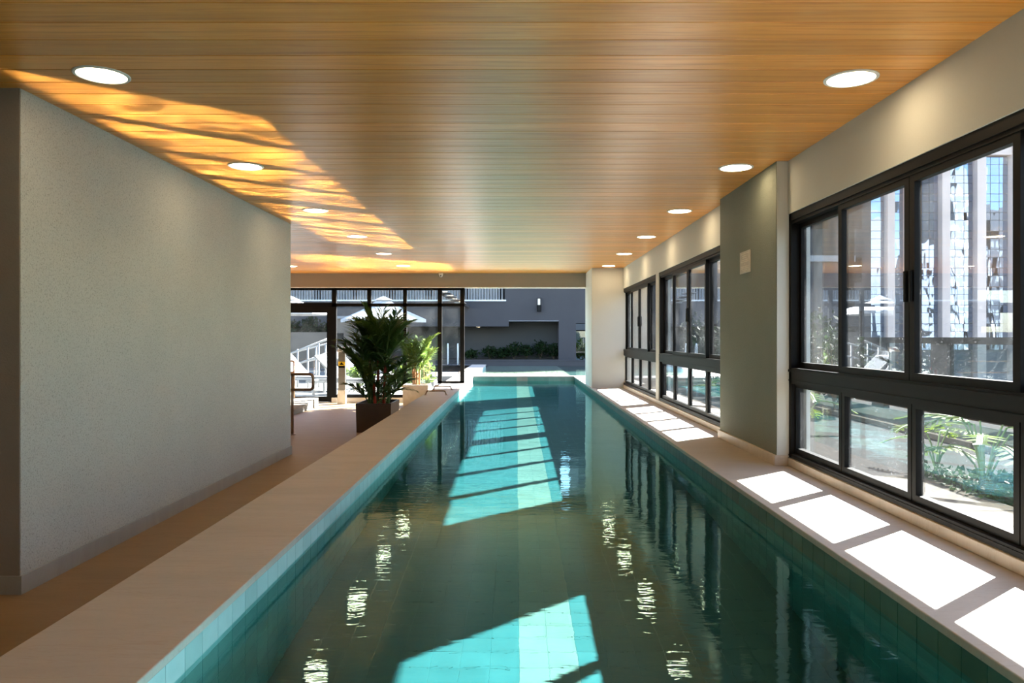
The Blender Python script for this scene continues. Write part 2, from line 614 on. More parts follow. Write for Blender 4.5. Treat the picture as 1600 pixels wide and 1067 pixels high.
M['sling'] = plain('grey_sling_fabric', (0.10, 0.104, 0.112), 0.8)
M['yellow'] = plain('yellow_label', (0.75, 0.50, 0.02), 0.5)
M['red'] = plain('red_button', (0.6, 0.02, 0.02), 0.4)
M['plate'] = plain('beige_sign_plate', (0.50, 0.43, 0.34), 0.45)
M['plate_text'] = plain('engraved_sign_relief', (0.66, 0.58, 0.46), 0.5)
M['pier'] = plain('pale_pink_facade', (0.80, 0.64, 0.56), 0.7, var=0.05, nscale=0.5)
M['mirror'] = m_mirror_glass()
M['concrete'] = plain('grey_concrete', (0.25, 0.25, 0.26), 0.8)
M['darkbuild'] = plain('dark_facade', (0.035, 0.035, 0.037), 0.6)
M['street'] = plain('asphalt', (0.045, 0.045, 0.047), 0.9)
M['ivory'] = plain('ivory_tower_paint', (0.22, 0.217, 0.20), 0.8, var=0.06, nscale=0.1)
M['gravel'] = plain('dark_gravel', (0.009, 0.0088, 0.0085), 0.95, 0, 0.03, var=0.6, nscale=70)

# ------------------------------------------------------------------ key sizes
CEIL = 2.60
COP = 0.388            # top of the raised pool coping
WAT = 0.275            # water level
PFL = -0.665           # pool floor
XL, XR = -1.031, 1.387  # pool faces
XLO = -1.509           # outer edge of the left coping
XW = 1.975             # right wall face
YB = -3.0              # behind the camera
YG = 15.2              # glass end wall
YWEIR = 17.87

# ------------------------------------------------------------------ structure
cei = obj('ceiling', G().box(-6.5, 2.2, YB, 15.0, CEIL + 0.012, CEIL + 0.35), M['beam'])
tag(cei, 'honey-coloured wood plank ceiling over the indoor pool', 'ceiling', kind='structure')
pg = G()
b = 0.004
pg.prism([(b, 0), (PLANK - b, 0), (PLANK, 0.006), (PLANK, 0.014), (0, 0.014), (0, 0.006)], 'x', -6.5, XW + 0.02)
pm = pg.mesh('plank', M['wood'])
i0 = math.floor(YB / PLANK)
for i in range(i0 + 1, int(15.0 / PLANK) + 1):
    link('plank', pm, cei, (0, i * PLANK, CEIL))

fl = obj('floor', G().box(-6.5, XLO + 0.03, YB, YG, -0.2, 0.0), M['floor'])
tag(fl, 'brown limestone corridor floor beside the raised pool edge', 'floor', kind='structure')

wl = obj('wall_left', G().box(-4.6, -2.548, 3.85, 8.46, 0, CEIL + 0.01), M['speck'])
tag(wl, 'flecked grey plaster wall block along the corridor', 'wall', kind='structure')
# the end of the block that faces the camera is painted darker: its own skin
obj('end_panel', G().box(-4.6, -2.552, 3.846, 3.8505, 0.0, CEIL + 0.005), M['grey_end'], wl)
bb = obj('baseboard_left', G().box(-4.612, -2.536, 3.838, 8.472, 0, 0.095), M['baseboard'])
tag(bb, 'low grey stone baseboard under the flecked plaster wall', 'baseboard', kind='structure')

wb = obj('wall_back', G().box(-6.7, 2.2, YB - 0.2, YB, -1.3, CEIL + 0.3), M['white_wall'])
tag(wb, 'off-white wall behind the viewer', 'wall', kind='structure')
wf = obj('wall_far_left', G().box(-6.7, -6.5, YB, 15.4, 0, CEIL + 0.3), M['white_wall'])
tag(wf, 'off-white wall at the far left of the corridor', 'wall', kind='structure')

# right wall: header, sill strip, piers between the windows (openings stay empty)
WB, WT = 0.45, 2.215
XO = 2.14
WINS = [(2.17, 5.45), (7.10, 10.38), (10.59, 13.87)]
g = G()
g.box(XW, XO, YB, 15.1, WT, CEIL + 0.01)
g.box(XW + 0.015, XO, YB, 15.1, COP - 0.25, WB)
for a, b_ in ((YB, -1.45), (1.83, 2.17), (5.45, 7.10), (10.38, 10.59), (13.87, 15.1)):
    g.box(XW, XO, a, b_, WB, WT)
wr = obj('wall_right', g, M['white_wall'])
tag(wr, 'off-white window wall on the right of the pool', 'wall', kind='structure')
t1 = obj('trim_1', G().bevbox(XW - 0.002, XW + 0.02, YB, 13.80, COP, WB - 0.004, 0.004), M['skirt'])
tag(t1, 'cream stone strip under the right-hand windows', 'trim', kind='structure')

cg = G().box(1.893, XW + 0.001, 5.45, 6.95, COP, CEIL + 0.005)
cl_ = obj('pillar', cg, M['green_plaster'])
tag(cl_, 'rough grey-green plaster pillar between the right-hand windows', 'pillar', kind='structure')
obj('side_panel', G().box(1.897, XW + 0.001, 5.444, 5.4505, COP, CEIL + 0.002), M['white_wall'], cl_)
t2 = obj('trim_2', G().bevbox(1.876, XW - 0.002, 5.432, 6.97, COP, COP + 0.075, 0.003), M['skirt'])
tag(t2, 'cream stone skirting around the grey-green pillar', 'trim', kind='structure')

fc = obj('far_column', G().bevbox(1.395, 2.02, 13.82, 15.1, 0.2, CEIL + 0.005, 0.006), M['white_wall'])
tag(fc, 'off-white square column at the far end of the pool edge', 'column', kind='structure')

bm_ = obj('beam', G().box(-6.5, 2.1, 14.98, 15.36, 2.322, CEIL + 0.3), M['beam'])
tag(bm_, 'taupe painted beam over the glass end wall', 'beam', kind='structure')
obj('bottom_lip', G().box(-6.5, 1.40, 14.972, 15.0, 2.312, 2.328), M['white'], bm_)
rf = obj('roof_slab', G().box(-6.7, 2.14, YB - 0.2, 15.4, CEIL + 0.3, CEIL + 0.6), M['concrete'])
tag(rf, 'concrete roof slab above the pool hall', 'roof', kind='structure')

# copings
lc = obj('coping_left', G().bevbox(XLO, XL + 0.006, -2.9, 25.66, COP - 0.03, COP, 0.004), M['coping'])
tag(lc, 'long warm limestone coping on the left pool edge', 'coping', kind='structure')
lb = obj('curb_wall_left', G().box(XLO + 0.012, XL - 0.025, -2.9, 25.65, -1.2, COP - 0.03), M['skirt'])
tag(lb, 'raised curb carrying the left pool coping', 'curb', kind='structure')
rc = obj('coping_right', G().bevbox(XR - 0.006, 2.02, -2.9, 15.1, COP - 0.03, COP, 0.004).bevbox(XR - 0.006, 2.6, 15.1, 18.2, COP - 0.03, COP, 0.004), M['coping'])
tag(rc, 'long warm limestone coping under the right-hand windows', 'coping', kind='structure')
rb = obj('curb_wall_right', G().box(XR + 0.025, 2.0, -2.9, 18.2, -1.2, COP - 0.03), M['skirt'])
tag(rb, 'raised curb carrying the right pool coping', 'curb', kind='structure')

# ------------------------------------------------------------------ pool shell with tiles
TP = 0.130


def tile_mesh(name, mat, axis):
    a = TP / 2 - 0.0004
    g = G()
    h = 0.0016
    if axis == 'z':
        vs = [(-a, -a, 0), (a, -a, 0), (a, a, 0), (-a, a, 0), (-a + .0006, -a + .0006, h), (a - .002, -a + .0006, h), (a - .002, a - .0006, h), (-a + .0006, a - .0006, h)]
    elif axis == 'x':      # facing +x
        vs = [(0, -a, -a), (0, a, -a), (0, a, a), (0, -a, a), (h, -a + .0006, -a + .0006), (h, a - .002, -a + .0006), (h, a - .002, a - .002), (h, -a + .0006, a - .002)]
    else:                  # facing -y
        vs = [(-a, 0, -a), (a, 0, -a), (a, 0, a), (-a, 0, a), (-a + .0006, -h, -a + .0006), (a - .002, -h, -a + .0006), (a - .002, -h, a - .002), (-a + .0006, -h, a - .002)]
    g.add(vs, [(0, 1, 2, 3), (4, 5, 6, 7), (0, 1, 5, 4), (1, 2, 6, 5), (2, 3, 7, 6), (3, 0, 4, 7)])
    return g, g.mesh(name, mat)


def lay(parent, name, spots, axis, mat, limit=290, flip=False):
    """spots sorted nearest first: the first become single tiles, the rest one mesh"""
    g, me = tile_mesh(name, mat, axis)
    s = -1 if flip else 1
    if flip:
        g2 = G()
        g2.add([(-x, y, z) for x, y, z in g.v], g.f)
        g, me = g2, g2.mesh(name, mat)
    for p in spots[:limit]:
        receiver(link(name, me, parent, p))
    if len(spots) > limit:
        q = G()
        for p in spots[limit:]:
            q.add([(v[0] + p[0], v[1] + p[1], v[2] + p[2]) for v in g.v], g.f)
        o = obj(name + '_field', q, mat, parent)
        o['kind'] = 'stuff'
        receiver(o)


pf = receiver(obj('pool_floor', G().box(XL - 0.1, XR + 0.1, -1.0, YWEIR + 0.05, PFL - 0.1, PFL), M['grout']))
tag(pf, 'aqua tiled floor of the indoor lane pool with pale centre stripe', 'pool floor', kind='structure')
plw = receiver(obj('pool_wall_left', G().box(XL - 0.03, XL - 0.005, -1.0, 25.6, -1.2, COP - 0.03), M['grout']))
tag(plw, 'green stone tiled left side of the indoor pool', 'pool wall', kind='structure')
prw = receiver(obj('pool_wall_right', G().box(XR + 0.005, XR + 0.03, -1.0, 18.2, -1.2, COP - 0.03), M['grout']))
tag(prw, 'green stone tiled right side of the indoor pool', 'pool wall', kind='structure')
pnw = receiver(obj('pool_wall_near', G().box(XL - 0.1, XR + 0.1, -1.2, -1.0, -1.2, COP - 0.001), M['tile']))
tag(pnw, 'green tiled near end of the indoor pool', 'pool wall', kind='structure')

STR0 = 0.014           # lane stripe: two tiles wide
fs, ss = [], []
ix0 = int(math.floor((XL - STR0) / TP))
for iy in range(int(-1.0 / TP), int(YWEIR / TP) + 1):
    for ix in range(ix0, int((XR - STR0) / TP) + 1):
        x = STR0 + (ix + 0.5) * TP
        y = (iy + 0.5) * TP
        if x < XL or x > XR:
            continue
        (ss if ix in (0, 1) else fs).append((x, y, PFL))
key = lambda p: (p[1] < 2.6, p[1])
fs.sort(key=key)
ss.sort(key=key)
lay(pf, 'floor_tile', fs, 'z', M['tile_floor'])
lay(pf, 'lane_tile', ss, 'z', M['tile_white'])
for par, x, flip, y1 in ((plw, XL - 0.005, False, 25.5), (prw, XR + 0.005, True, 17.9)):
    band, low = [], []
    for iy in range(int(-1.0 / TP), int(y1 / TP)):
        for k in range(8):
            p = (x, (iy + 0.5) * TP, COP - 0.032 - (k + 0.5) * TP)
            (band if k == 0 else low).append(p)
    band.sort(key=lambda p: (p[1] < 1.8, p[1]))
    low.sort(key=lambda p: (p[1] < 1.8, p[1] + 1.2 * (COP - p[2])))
    lay(par, 'band_tile', band, 'x', M['tile_band'] if not flip else M['tile_shaded'], flip=flip)
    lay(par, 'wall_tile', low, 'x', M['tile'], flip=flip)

we = receiver(obj('weir_wall', G().box(XL - 0.02, XR + 0.1, YWEIR + 0.006, YWEIR + 0.3, -1.2, COP - 0.02), M['grout']))
tag(we, 'low tiled weir wall between indoor and outdoor pool', 'pool wall', kind='structure')
obj('weir_cap', G().bevbox(XL - 0.01, XR + 0.2, YWEIR - 0.002, YWEIR + 0.32, COP - 0.02, COP + 0.005, 0.004), M['deck'], we)
gt, gw = [], []
for ix in range(ix0, int((XR - STR0) / TP) + 1):
    for k in range(9):
        x = STR0 + (ix + 0.5) * TP
        if XL < x < XR:
            (gw if ix in (0, 1) else gt).append((x, YWEIR + 0.006, COP - 0.02 - (k + 0.5) * TP))
gt.sort(key=lambda p: -p[2])
gw.sort(key=lambda p: -p[2])
lay(we, 'wall_tile', gt, 'y', M['tile_weir'])
lay(we, 'lane_tile', gw, 'y', M['tile_white'])


# ------------------------------------------------------------------ water
def water_grid(x0, x1, y0, y1, step, amp=1.0, seed=3, mat='water'):
    nx = max(2, int((x1 - x0) / step) + 1)
    ny = max(2, int((y1 - y0) / step) + 1)
    X, Y = np.meshgrid(np.linspace(x0, x1, nx), np.linspace(y0, y1, ny))
    Z = np.zeros_like(X)
    rs = np.random.RandomState(seed)
    for k in range(46):
        lam = 0.11 * (9.0 ** rs.rand())
        an = rs.uniform(0, 2 * math.pi)
        if rs.rand() < 0.55:                      # most ripples run along the lane
            an = math.pi / 2 + rs.normal() * 0.35
        kx, ky = math.cos(an) * 2 * math.pi / lam, math.sin(an) * 2 * math.pi / lam
        slope = 0.0013 * (lam / 0.4) ** 0.15
        ph = rs.uniform(0, 6.28)
        Z += slope * lam / (2 * math.pi) * np.sin(kx * X + ky * Y + ph) * (0.6 + 0.4 * np.sin(0.7 * X + 0.45 * Y + ph * 3))
    co = np.stack([X, Y, WAT + Z * amp], -1).reshape(-1, 3)
    idx = np.arange(nx * ny).reshape(ny, nx)
    q = np.stack([idx[:-1, :-1], idx[:-1, 1:], idx[1:, 1:], idx[1:, :-1]], -1).reshape(-1, 4)
    me = bpy.data.meshes.new('water')
    me.from_pydata(co.tolist(), [], q.tolist())
    me.polygons.foreach_set('use_smooth', [True] * len(me.polygons))
    me.materials.append(M[mat])
    return me


wi = link('pool_water', water_grid(XL - 0.004, XR + 0.004, -1.0, YWEIR + 0.004, 0.032))
tag(wi, 'calm turquoise water filling the indoor lane pool', 'water', kind='stuff')
try:
    wi.cycles.is_caustics_caster = True
except Exception:
    pass

# ------------------------------------------------------------------ right-hand windows
def rect_frame(g, y0, y1, z0, z1, x0, x1, wy, wz0, wz1=None):
    """closed frame in the y-z plane, members wy wide at the sides, wz at bottom and top"""
    wz1 = wz0 if wz1 is None else wz1
    g.box(x0, x1, y0, y1, z0, z0 + wz0)
    g.box(x0, x1, y0, y1, z1 - wz1, z1)
    g.box(x0, x1, y0, y0 + wy, z0 + wz0, z1 - wz1)
    g.box(x0, x1, y1 - wy, y1, z0 + wz0, z1 - wz1)
    return g


def window(num, y0, y1, label):
    root = empty('window_%d' % num, (2.03, (y0 + y1) / 2, WB))
    tag(root, label, 'window', kind='structure')
    ox, oy, oz = root.location
    zt0, zt1 = 0.985, 1.10                       # transom
    g = G()
    x0, x1 = 1.985, 2.095
    g.box(x0, x1, y0, y1, WT - 0.055, WT)
    g.box(x0 + 0.01, x1, y0, y1, WT - 0.075, WT - 0.055)
    g.box(x0, x1, y0, y1, WB, WB + 0.035)
    g.box(x0 - 0.004, x0 + 0.02, y0, y1, WB + 0.012, WB + 0.022)
    g.box(x0, x1, y0, y1, zt0, zt1)
    g.box(x0 - 0.006, x0 + 0.02, y0, y1, zt1 - 0.03, zt1 - 0.012)
    g.box(x0 - 0.004, x0 + 0.02, y0, y1, zt0 + 0.02, zt0 + 0.03)
    for a in (y0, y1 - 0.045):
        g.box(x0, x1, a, a + 0.045, WB, WT)

    def place(o):
        o.parent = root
        o.matrix_parent_inverse = Matrix.Translation((-ox, -oy, -oz))
        return o
    place(obj('frame', g, M['alu']))
    n = 4
    p = (y1 - y0) / n
    for k in range(n):
        a, b2 = y0 + k * p, y0 + (k + 1) * p
        inner = k in (1, 2)
        xs = 2.000 if inner else 2.045
        lo = a - (0.02 if k in (1, 3) else -0.003) if k else a + 0.03
        hi = b2 + (0.02 if k in (0, 2) else -0.003) if k < n - 1 else b2 - 0.03
        s = rect_frame(G(), lo, hi, zt1 - 0.005, WT - 0.06, xs, xs + 0.038, 0.046, 0.045, 0.05)
        so = place(obj('sash', s, M['alu']))
        pn = G().box(xs + 0.016, xs + 0.022, lo + 0.044, hi - 0.044, zt1 + 0.037, WT - 0.108)
        po = obj('pane', pn, M['glass'], so)
        if k in (1, 2):
            h = G().bevbox(xs - 0.014, xs + 0.002, (hi - 0.034 if k == 1 else lo + 0.012), (hi - 0.012 if k == 1 else lo + 0.034), 1.50, 1.66, 0.004)
            obj('pull_handle', h, M['black'], so)
        # fixed light below
        s = rect_frame(G(), a + (0.03 if k == 0 else 0.004), b2 - (0.03 if k == n - 1 else 0.004), WB + 0.03, zt0 + 0.004, 2.012, 2.055, 0.036, 0.045, 0.03)
        lo2, hi2 = a + 0.035, b2 - 0.035
        so = place(obj('lower_sash', s, M['alu']))
        obj('pane', G().box(2.030, 2.036, lo2, hi2, WB + 0.07, zt0 - 0.022), M['glass'], so)
    return root


window(1, -1.45, 1.83, 'dark-framed window beside the viewer, out of the picture')
window(2, *WINS[0], 'largest dark-framed window, nearest on the right wall')
window(3, *WINS[1], 'dark-framed window just beyond the grey-green pillar')
window(4, *WINS[2], 'farthest dark-framed window, against the far column')

# ------------------------------------------------------------------ glass end wall and door
mp = YG / F


def gx(px):
    return (px - 806.5) * mp


def gz(py):
    return CZ - (py - 527.0) * mp


def bars(g, x0, x1, z0, z1, d0=YG - 0.02, d1=YG + 0.05):
    return g.box(x0, x1, d0, d1, z0, z1)


gw_ = empty('window_5', (gx(600), YG, 0))
tag(gw_, 'black-framed glass end wall with fixed panels behind the palms', 'window', kind='structure')


def pg_(o):
    o.parent = gw_
    o.matrix_parent_inverse = Matrix.Translation((-gx(600), -YG, 0))
    return o


ztop, zt = gz(450), gz(474)
g = G()
bars(g, -6.5, gx(725.6), gz(453.4), 2.325)                       # head
bars(g, gx(519), gx(725.6), gz(479), gz(474))                    # transom over the panels
for a, b2, zb in ((518.7, 525.6, 0.0), (574, 580, 0.06), (630, 635.6, 0.06), (684, 690.6, COP), (719, 725.6, COP)):
    bars(g, gx(a), gx(b2), zb, 2.32)
bars(g, gx(525), gx(635), 0.10, 0.155)
bars(g, gx(630), gx(686), 0.10, 0.155)
bars(g, gx(684), gx(725.6), COP, COP + 0.045)
pg_(obj('frame', g, M['black']))
for a, b2, z0, z1 in ((525.6, 574, 0.155, gz(479)), (580, 630, 0.155, gz(479)), (635.6, 684, 0.155, gz(479)), (690.6, 719, COP + 0.045, gz(479)),
                      (525.6, 574, gz(474), gz(453.4)), (580, 630, gz(474), gz(453.4)), (635.6, 684, gz(474), gz(453.4)), (690.6, 719, gz(474), gz(453.4))):
    pg_(obj('pane', G().box(gx(a) - 0.004, gx(b2) + 0.004, YG + 0.012, YG + 0.020, z0 - 0.004, z1 + 0.004), M['glass_clean']))
t3 = obj('trim_3', G().bevbox(gx(519), XLO + 0.02, YG - 0.06, YG + 0.1, 0, 0.10, 0.004), M['skirt'])
tag(t3, 'cream stone curb under the fixed glass panels', 'trim', kind='structure')

dr = empty('door_1', (gx(470), YG, 0))
tag(dr, 'black-framed glass door at the end of the corridor', 'door', kind='structure')


def pd_(o):
    o.parent = dr
    o.matrix_parent_inverse = Matrix.Translation((-gx(470), -YG, 0))
    return o


g = G()
bars(g, -6.5, gx(519), gz(480.5), gz(473))
bars(g, gx(300), gx(308), 0, 2.32)
bars(g, gx(404), gx(412), 0, gz(473))
pd_(obj('frame', g, M['black']))
g = G()
for a, b2 in ((412, 511), (308, 404)):
    x0, x1 = gx(a), gx(b2 + 7.5)
    g = G()
    bars(g, x0, x1, gz(488.6), gz(480.5), YG - 0.012, YG + 0.036)
    bars(g, x0, x1, 0.01, gz(619.5), YG - 0.012, YG + 0.036)
    bars(g, x0, gx(a + 7), gz(619.5), gz(488.6), YG - 0.012, YG + 0.036)
    bars(g, gx(b2), x1, gz(619.5), gz(488.6), YG - 0.012, YG + 0.036)
    lf = pd_(obj('door_leaf', g, M['black']))
    obj('pane', G().box(gx(a + 6.6), gx(b2 + 0.4), YG + 0.010, YG + 0.018, gz(619.9), gz(488.2)), M['glass_clean'], lf)
pd_(obj('transom_pane', G().box(gx(308), gx(519), YG + 0.012, YG + 0.020, gz(473.3), gz(453)), M['glass_clean']))

# ------------------------------------------------------------------ ceiling downlights
def downlight(x, y, label, group):
    r = empty('downlight', (x, y, CEIL))
    tag(r, label, 'ceiling light', group)
    obj('trim_ring', G().lathe([(0.128, 0.0), (0.128, -0.004), (0.124, -0.007), (0.112, -0.007), (0.110, -0.003), (0.110, 0.0)], 40), M['white'], r)
    obj('diffuser', G().lathe([(0.110, -0.0005), (0.1095, -0.0045), (0.0, -0.0047)], 40), M['lampface'], r)
    return r


ORD = ['nearest', 'second', 'third', 'fourth', 'fifth', 'farthest']
for k in range(6):
    downlight(-2.02, 3.65 + 1.945 * k, 'round lit ceiling downlight, %s of the left row' % (ORD[k] if k in (0, 5) else ORD[k] + ' from the viewer'), 'left row of ceiling downlights')
    downlight(1.655, 3.70 + 1.94 * k, 'round lit ceiling downlight, %s of the right row by the windows' % (ORD[k] if k in (0, 5) else ORD[k] + ' from the viewer'), 'right row of ceiling downlights')
for k in (1, 2):
    downlight(-2.02, 3.65 - 1.945 * k, 'round ceiling downlight of the left row, %s' % ('just out of view' if k == 1 else 'well behind the viewer'), 'left row of ceiling downlights')
    downlight(1.655, 3.70 - 1.94 * k, 'round ceiling downlight by the windows, %s' % ('just out of view' if k == 1 else 'well behind the viewer'), 'right row of ceiling downlights')
downlight(-4.05, 13.43, 'round downlight peeking past the end of the flecked wall', 'downlights behind the flecked wall')
downlight(-4.05, 11.45, 'round downlight hidden behind the flecked wall', 'downlights behind the flecked wall')

# ------------------------------------------------------------------ small indoor things
sg = empty('wall_sign', (1.893, 6.175, 1.94))
tag(sg, 'small beige engraved notice plate on the grey-green pillar', 'sign')
obj('plate', G().bevbox(-0.009, 0, -0.135, 0.135, -0.09, 0.09, 0.003), M['plate'], sg)
rows = [(0.070, 0.10), (0.052, 0.07), (0.036, 0.06), (0.018, 0.085), (0.004, 0.10), (-0.016, 0.015), (-0.036, 0.11), (-0.050, 0.105), (-0.064, 0.06), (-0.076, 0.03)]
for z, wd in rows:
    g = G()
    t = -wd
    while t < wd:
        l = R.uniform(0.012, 0.035)
        g.box(-0.0106, -0.0088, t, min(t + l, wd), z - 0.004, z + 0.004)
        t += l + 0.006
    obj('text_line', g, M['plate_text'], sg)

cm = empty('dome_camera', (*PT(689, 428, 14.93)[:2], 2.55))
tag(cm, 'tiny white dome security camera under the far ceiling edge', 'camera')
obj('base', G().lathe([(0.045, 0.05), (0.045, 0.02), (0.040, 0.012), (0.0, 0.012)], 20), M['white'], cm)
obj('dome', G().lathe([(0.036, 0.014), (0.034, -0.006), (0.026, -0.022), (0.012, -0.030), (0.0, -0.031)], 20), M['white'], cm)
obj('lens', G().lathe([(0.014, 0.0), (0.012, 0.006), (0.0, 0.007)], 14), M['black'], cm, (0, -0.030, -0.004), (math.pi / 2, 0, 0))


def arc(c, r, a0, a1, n, plane='xz', y=0):
    out = []
    for i in range(n + 1):
        a = a0 + (a1 - a0) * i / n
        out.append((c[0] + r * math.cos(a), y, c[1] + r * math.sin(a)) if plane == 'xz' else (y, c[0] + r * math.cos(a), c[1] + r * math.sin(a)))
    return out


# bronze handrail loop past the flecked wall
hr = empty('handrail', (-3.04, 10.16, 0))
tag(hr, 'bronze tubular handrail with rounded end beside the flecked wall', 'handrail')
zu, zl, xe = 0.82, 0.61, 0.285
pts = [(-1.5, 0, zu)] + arc((xe - 0.05, zu - 0.05), 0.05, math.pi / 2, 0, 6) + arc((xe - 0.05, zl + 0.05), 0.05, 0, -math.pi / 2, 6) + [(-1.5, 0, zl)]
obj('rail', G().tube(pts, 0.020, 10), M['bronze'], hr, smooth=True)
for x in (0.0, -1.25):
    po = obj('post', G().tube([(x, 0.01, 0), (x, 0.01, zu - 0.01)], 0.018, 10), M['bronze'], hr, smooth=True)
    obj('foot_flange', G().lathe([(0.045, 0), (0.045, 0.006), (0.02, 0.012)], 16, (x, 0.01, 0)), M['bronze'], po)
hr2 = empty('handrail', (-4.30, 14.5, 0))
tag(hr2, 'second bronze handrail post farther back by the glass door', 'handrail')
obj('post', G().tube([(0, 0, 0), (0, 0, 0.86)], 0.018, 10), M['bronze'], hr2, smooth=True)
obj('rail', G().tube([(-1.2, 0, 0.86), (-0.06, 0, 0.86)] + arc((-0.04, 0.82), 0.04, math.pi / 2, 0, 5) + arc((-0.04, 0.68), 0.04, 0, -math.pi / 2, 5) + [(-1.2, 0, 0.64)], 0.016, 8), M['bronze'], hr2, smooth=True)
rp = obj('ramp_curb', G().prism([(11.9, 0), (14.3, 0), (14.3, 0.17), (11.9, 0.02)], 'x', -4.9, -3.78), M['deck'])
tag(rp, 'low pale stone ramp rising towards the glass door', 'ramp', kind='structure')


def grab(x0, x1, y, z, label):
    h, r = 0.068, 0.012
    L = x1 - x0
    o = empty('grab_bar', ((x0 + x1) / 2, y, z))
    tag(o, label, 'grab bar', 'grab bars on the pool coping')
    p = [(-L / 2, 0, 0), (-L / 2 + 0.008, 0, h * 0.35)] + arc((-L / 2 + 0.05, h - 0.035), 0.035, math.pi, math.pi / 2, 5) + \
        arc((L / 2 - 0.05, h - 0.035), 0.035, math.pi / 2, 0, 5) + [(L / 2 - 0.008, 0, h * 0.35), (L / 2, 0, 0)]
    obj('bar', G().tube(p, r, 10), M['bronze'], o, smooth=True)
    for s in (-1, 1):
        obj('flange', G().lathe([(0.026, 0), (0.026, 0.004), (0.014, 0.008)], 16, (s * L / 2, 0, 0)), M['bronze'], o)


grab(-1.468, -1.125, 12.1, COP, 'nearest bronze grab bar standing across the left coping')
grab(-1.468, -1.140, 13.27, COP, 'bronze grab bar across the coping just short of the glass')
grab(-1.468, -1.130, 19.03, COP, 'nearer bronze grab bar on the sunlit coping outside')
grab(-1.468, -1.145, 20.46, COP, 'farther bronze grab bar on the sunlit coping outside')

# call post in front of the glass
ps = empty('hygiene_post', (-3.45, 14.85, 0))
tag(ps, 'slim steel post with yellow label and red button by the glass door', 'post')
obj('body', G().bevbox(-0.072, 0.072, -0.05, 0.05, 0.27, 1.03, 0.006), M['steel'], ps)
obj('foot', G().bevbox(-0.082, 0.082, -0.06, 0.06, 0.0, 0.275, 0.006), M['white'], ps)
obj('head', G().prism([(-0.075, 1.03), (0.06, 1.03), (0.06, 1.13), (-0.075, 1.05)], 'x', -0.085, 0.085), M['white'], ps)
obj('button', G().lathe([(0.022, 0), (0.022, 0.012), (0.014, 0.02), (0, 0.02)], 16), M['red'], ps, (0.0, -0.02, 1.085), (0.5, 0, 0))
lb_ = obj('label_plate', G().bevbox(-0.066, 0.066, -0.054, -0.049, 0.76, 0.84, 0.002), M['yellow'], ps)
obj('emblem', G().prism([(-0.045, 0.775), (0.045, 0.775), (0.0, 0.832)], 'y', -0.0565, -0.0535), M['black'], lb_)
obj('dark_band', G().bevbox(-0.066, 0.066, -0.054, -0.049, 0.715, 0.758, 0.002), M['black'], ps)


# ------------------------------------------------------------------ plants
def frond(L, droop, nleaf, leaflen, lean, rnd, wid=0.013, vee=0.5):
    """one feather frond in its own frame: grows up z, bends over +x; mesh slots 0 leaf, 1 stalk"""
    g = G()
    n = 12
    sp = []
    a = lean
    p = Vector((0, 0, 0))
    for i in range(n + 1):
        sp.append(p.copy())
        a2 = a + droop * (i / n) ** 1.6
        p = p + Vector((math.sin(a2), 0, math.cos(a2))) * (L / n)
    g.tube(sp, [0.009 * (1 - 0.8 * i / n) + 0.0015 for i in range(n + 1)], 5, 1, cap=False)

    def at(t):
        f = t * n
        i = min(int(f), n - 1)
        return sp[i].lerp(sp[i + 1], f - i), (sp[i + 1] - sp[i]).normalized()
    for k in range(nleaf):
        t = 0.24 + 0.76 * k / (nleaf - 1)
        q, d = at(t)
        ll = leaflen * (0.45 + 0.55 * math.sin(math.pi * min(1, 0.2 + 0.75 * (t - 0.24) / 0.76))) * rnd.uniform(0.85, 1.1)
        for s in (-1, 1):
            side = Vector((0, s, 0))
            up = d.cross(side) * s
            dirv = (d * rnd.uniform(0.75, 1.15) + side * rnd.uniform(0.6, 0.95) + up * vee * rnd.uniform(-0.4, 0.5)).normalized()
            wv = dirv.cross(Vector((0.2, 0.1, 1))).normalized() * wid
            m1 = q + dirv * ll * 0.5 + Vector((0, 0, -0.02 * ll))
            tip = q + dirv * ll + Vector((0, 0, -0.22 * ll * rnd.uniform(0.3, 1.2)))
            g.add([q - wv * .5, q + wv * .5, m1 + wv, m1 - wv, tip], [(0, 1, 2, 3), (3, 2, 4)])
    return g


def planter(name, x0, x1, y0, y1, h, mat, label, tap=0.0):
    o = empty(name, ((x0 + x1) / 2, (y0 + y1) / 2, 0))
    tag(o, label, 'planter')
    a, b2 = (x1 - x0) / 2, (y1 - y0) / 2
    g = G()
    t = 0.022
    ta = a - tap
    tb = b2 - tap
    vs = []
    for (aa, bb_, z) in ((ta, tb, 0), (a, b2, h), (a - t, b2 - t, h), (a - t, b2 - t, h - 0.06)):
        vs += [(-aa, -bb_, z), (aa, -bb_, z), (aa, bb_, z), (-aa, bb_, z)]
    f = [(3, 2, 1, 0)]
    for r in range(3):
        for k in range(4):
            f.append((r * 4 + k, r * 4 + (k + 1) % 4, r * 4 + 4 + (k + 1) % 4, r * 4 + 4 + k))
    f.append((12, 13, 14, 15))
    g.add(vs, f)
    obj('pot', g, mat, o)
    obj('soil', G().box(-a + t + .001, a - t - .001, -b2 + t + .001, b2 - t - .001, h - 0.055, h - 0.035), M['soil'], o)
    return o


planter('planter', -2.227, -1.735, 10.38, 11.13, 0.40, M['planter_dark'], 'dark brown rectangular planter holding the big palm', 0.012)
planter('planter', -2.15, -1.66, 14.15, 14.62, 0.42, M['planter_white'], 'white square planter holding the smaller palm by the glass', 0.012)


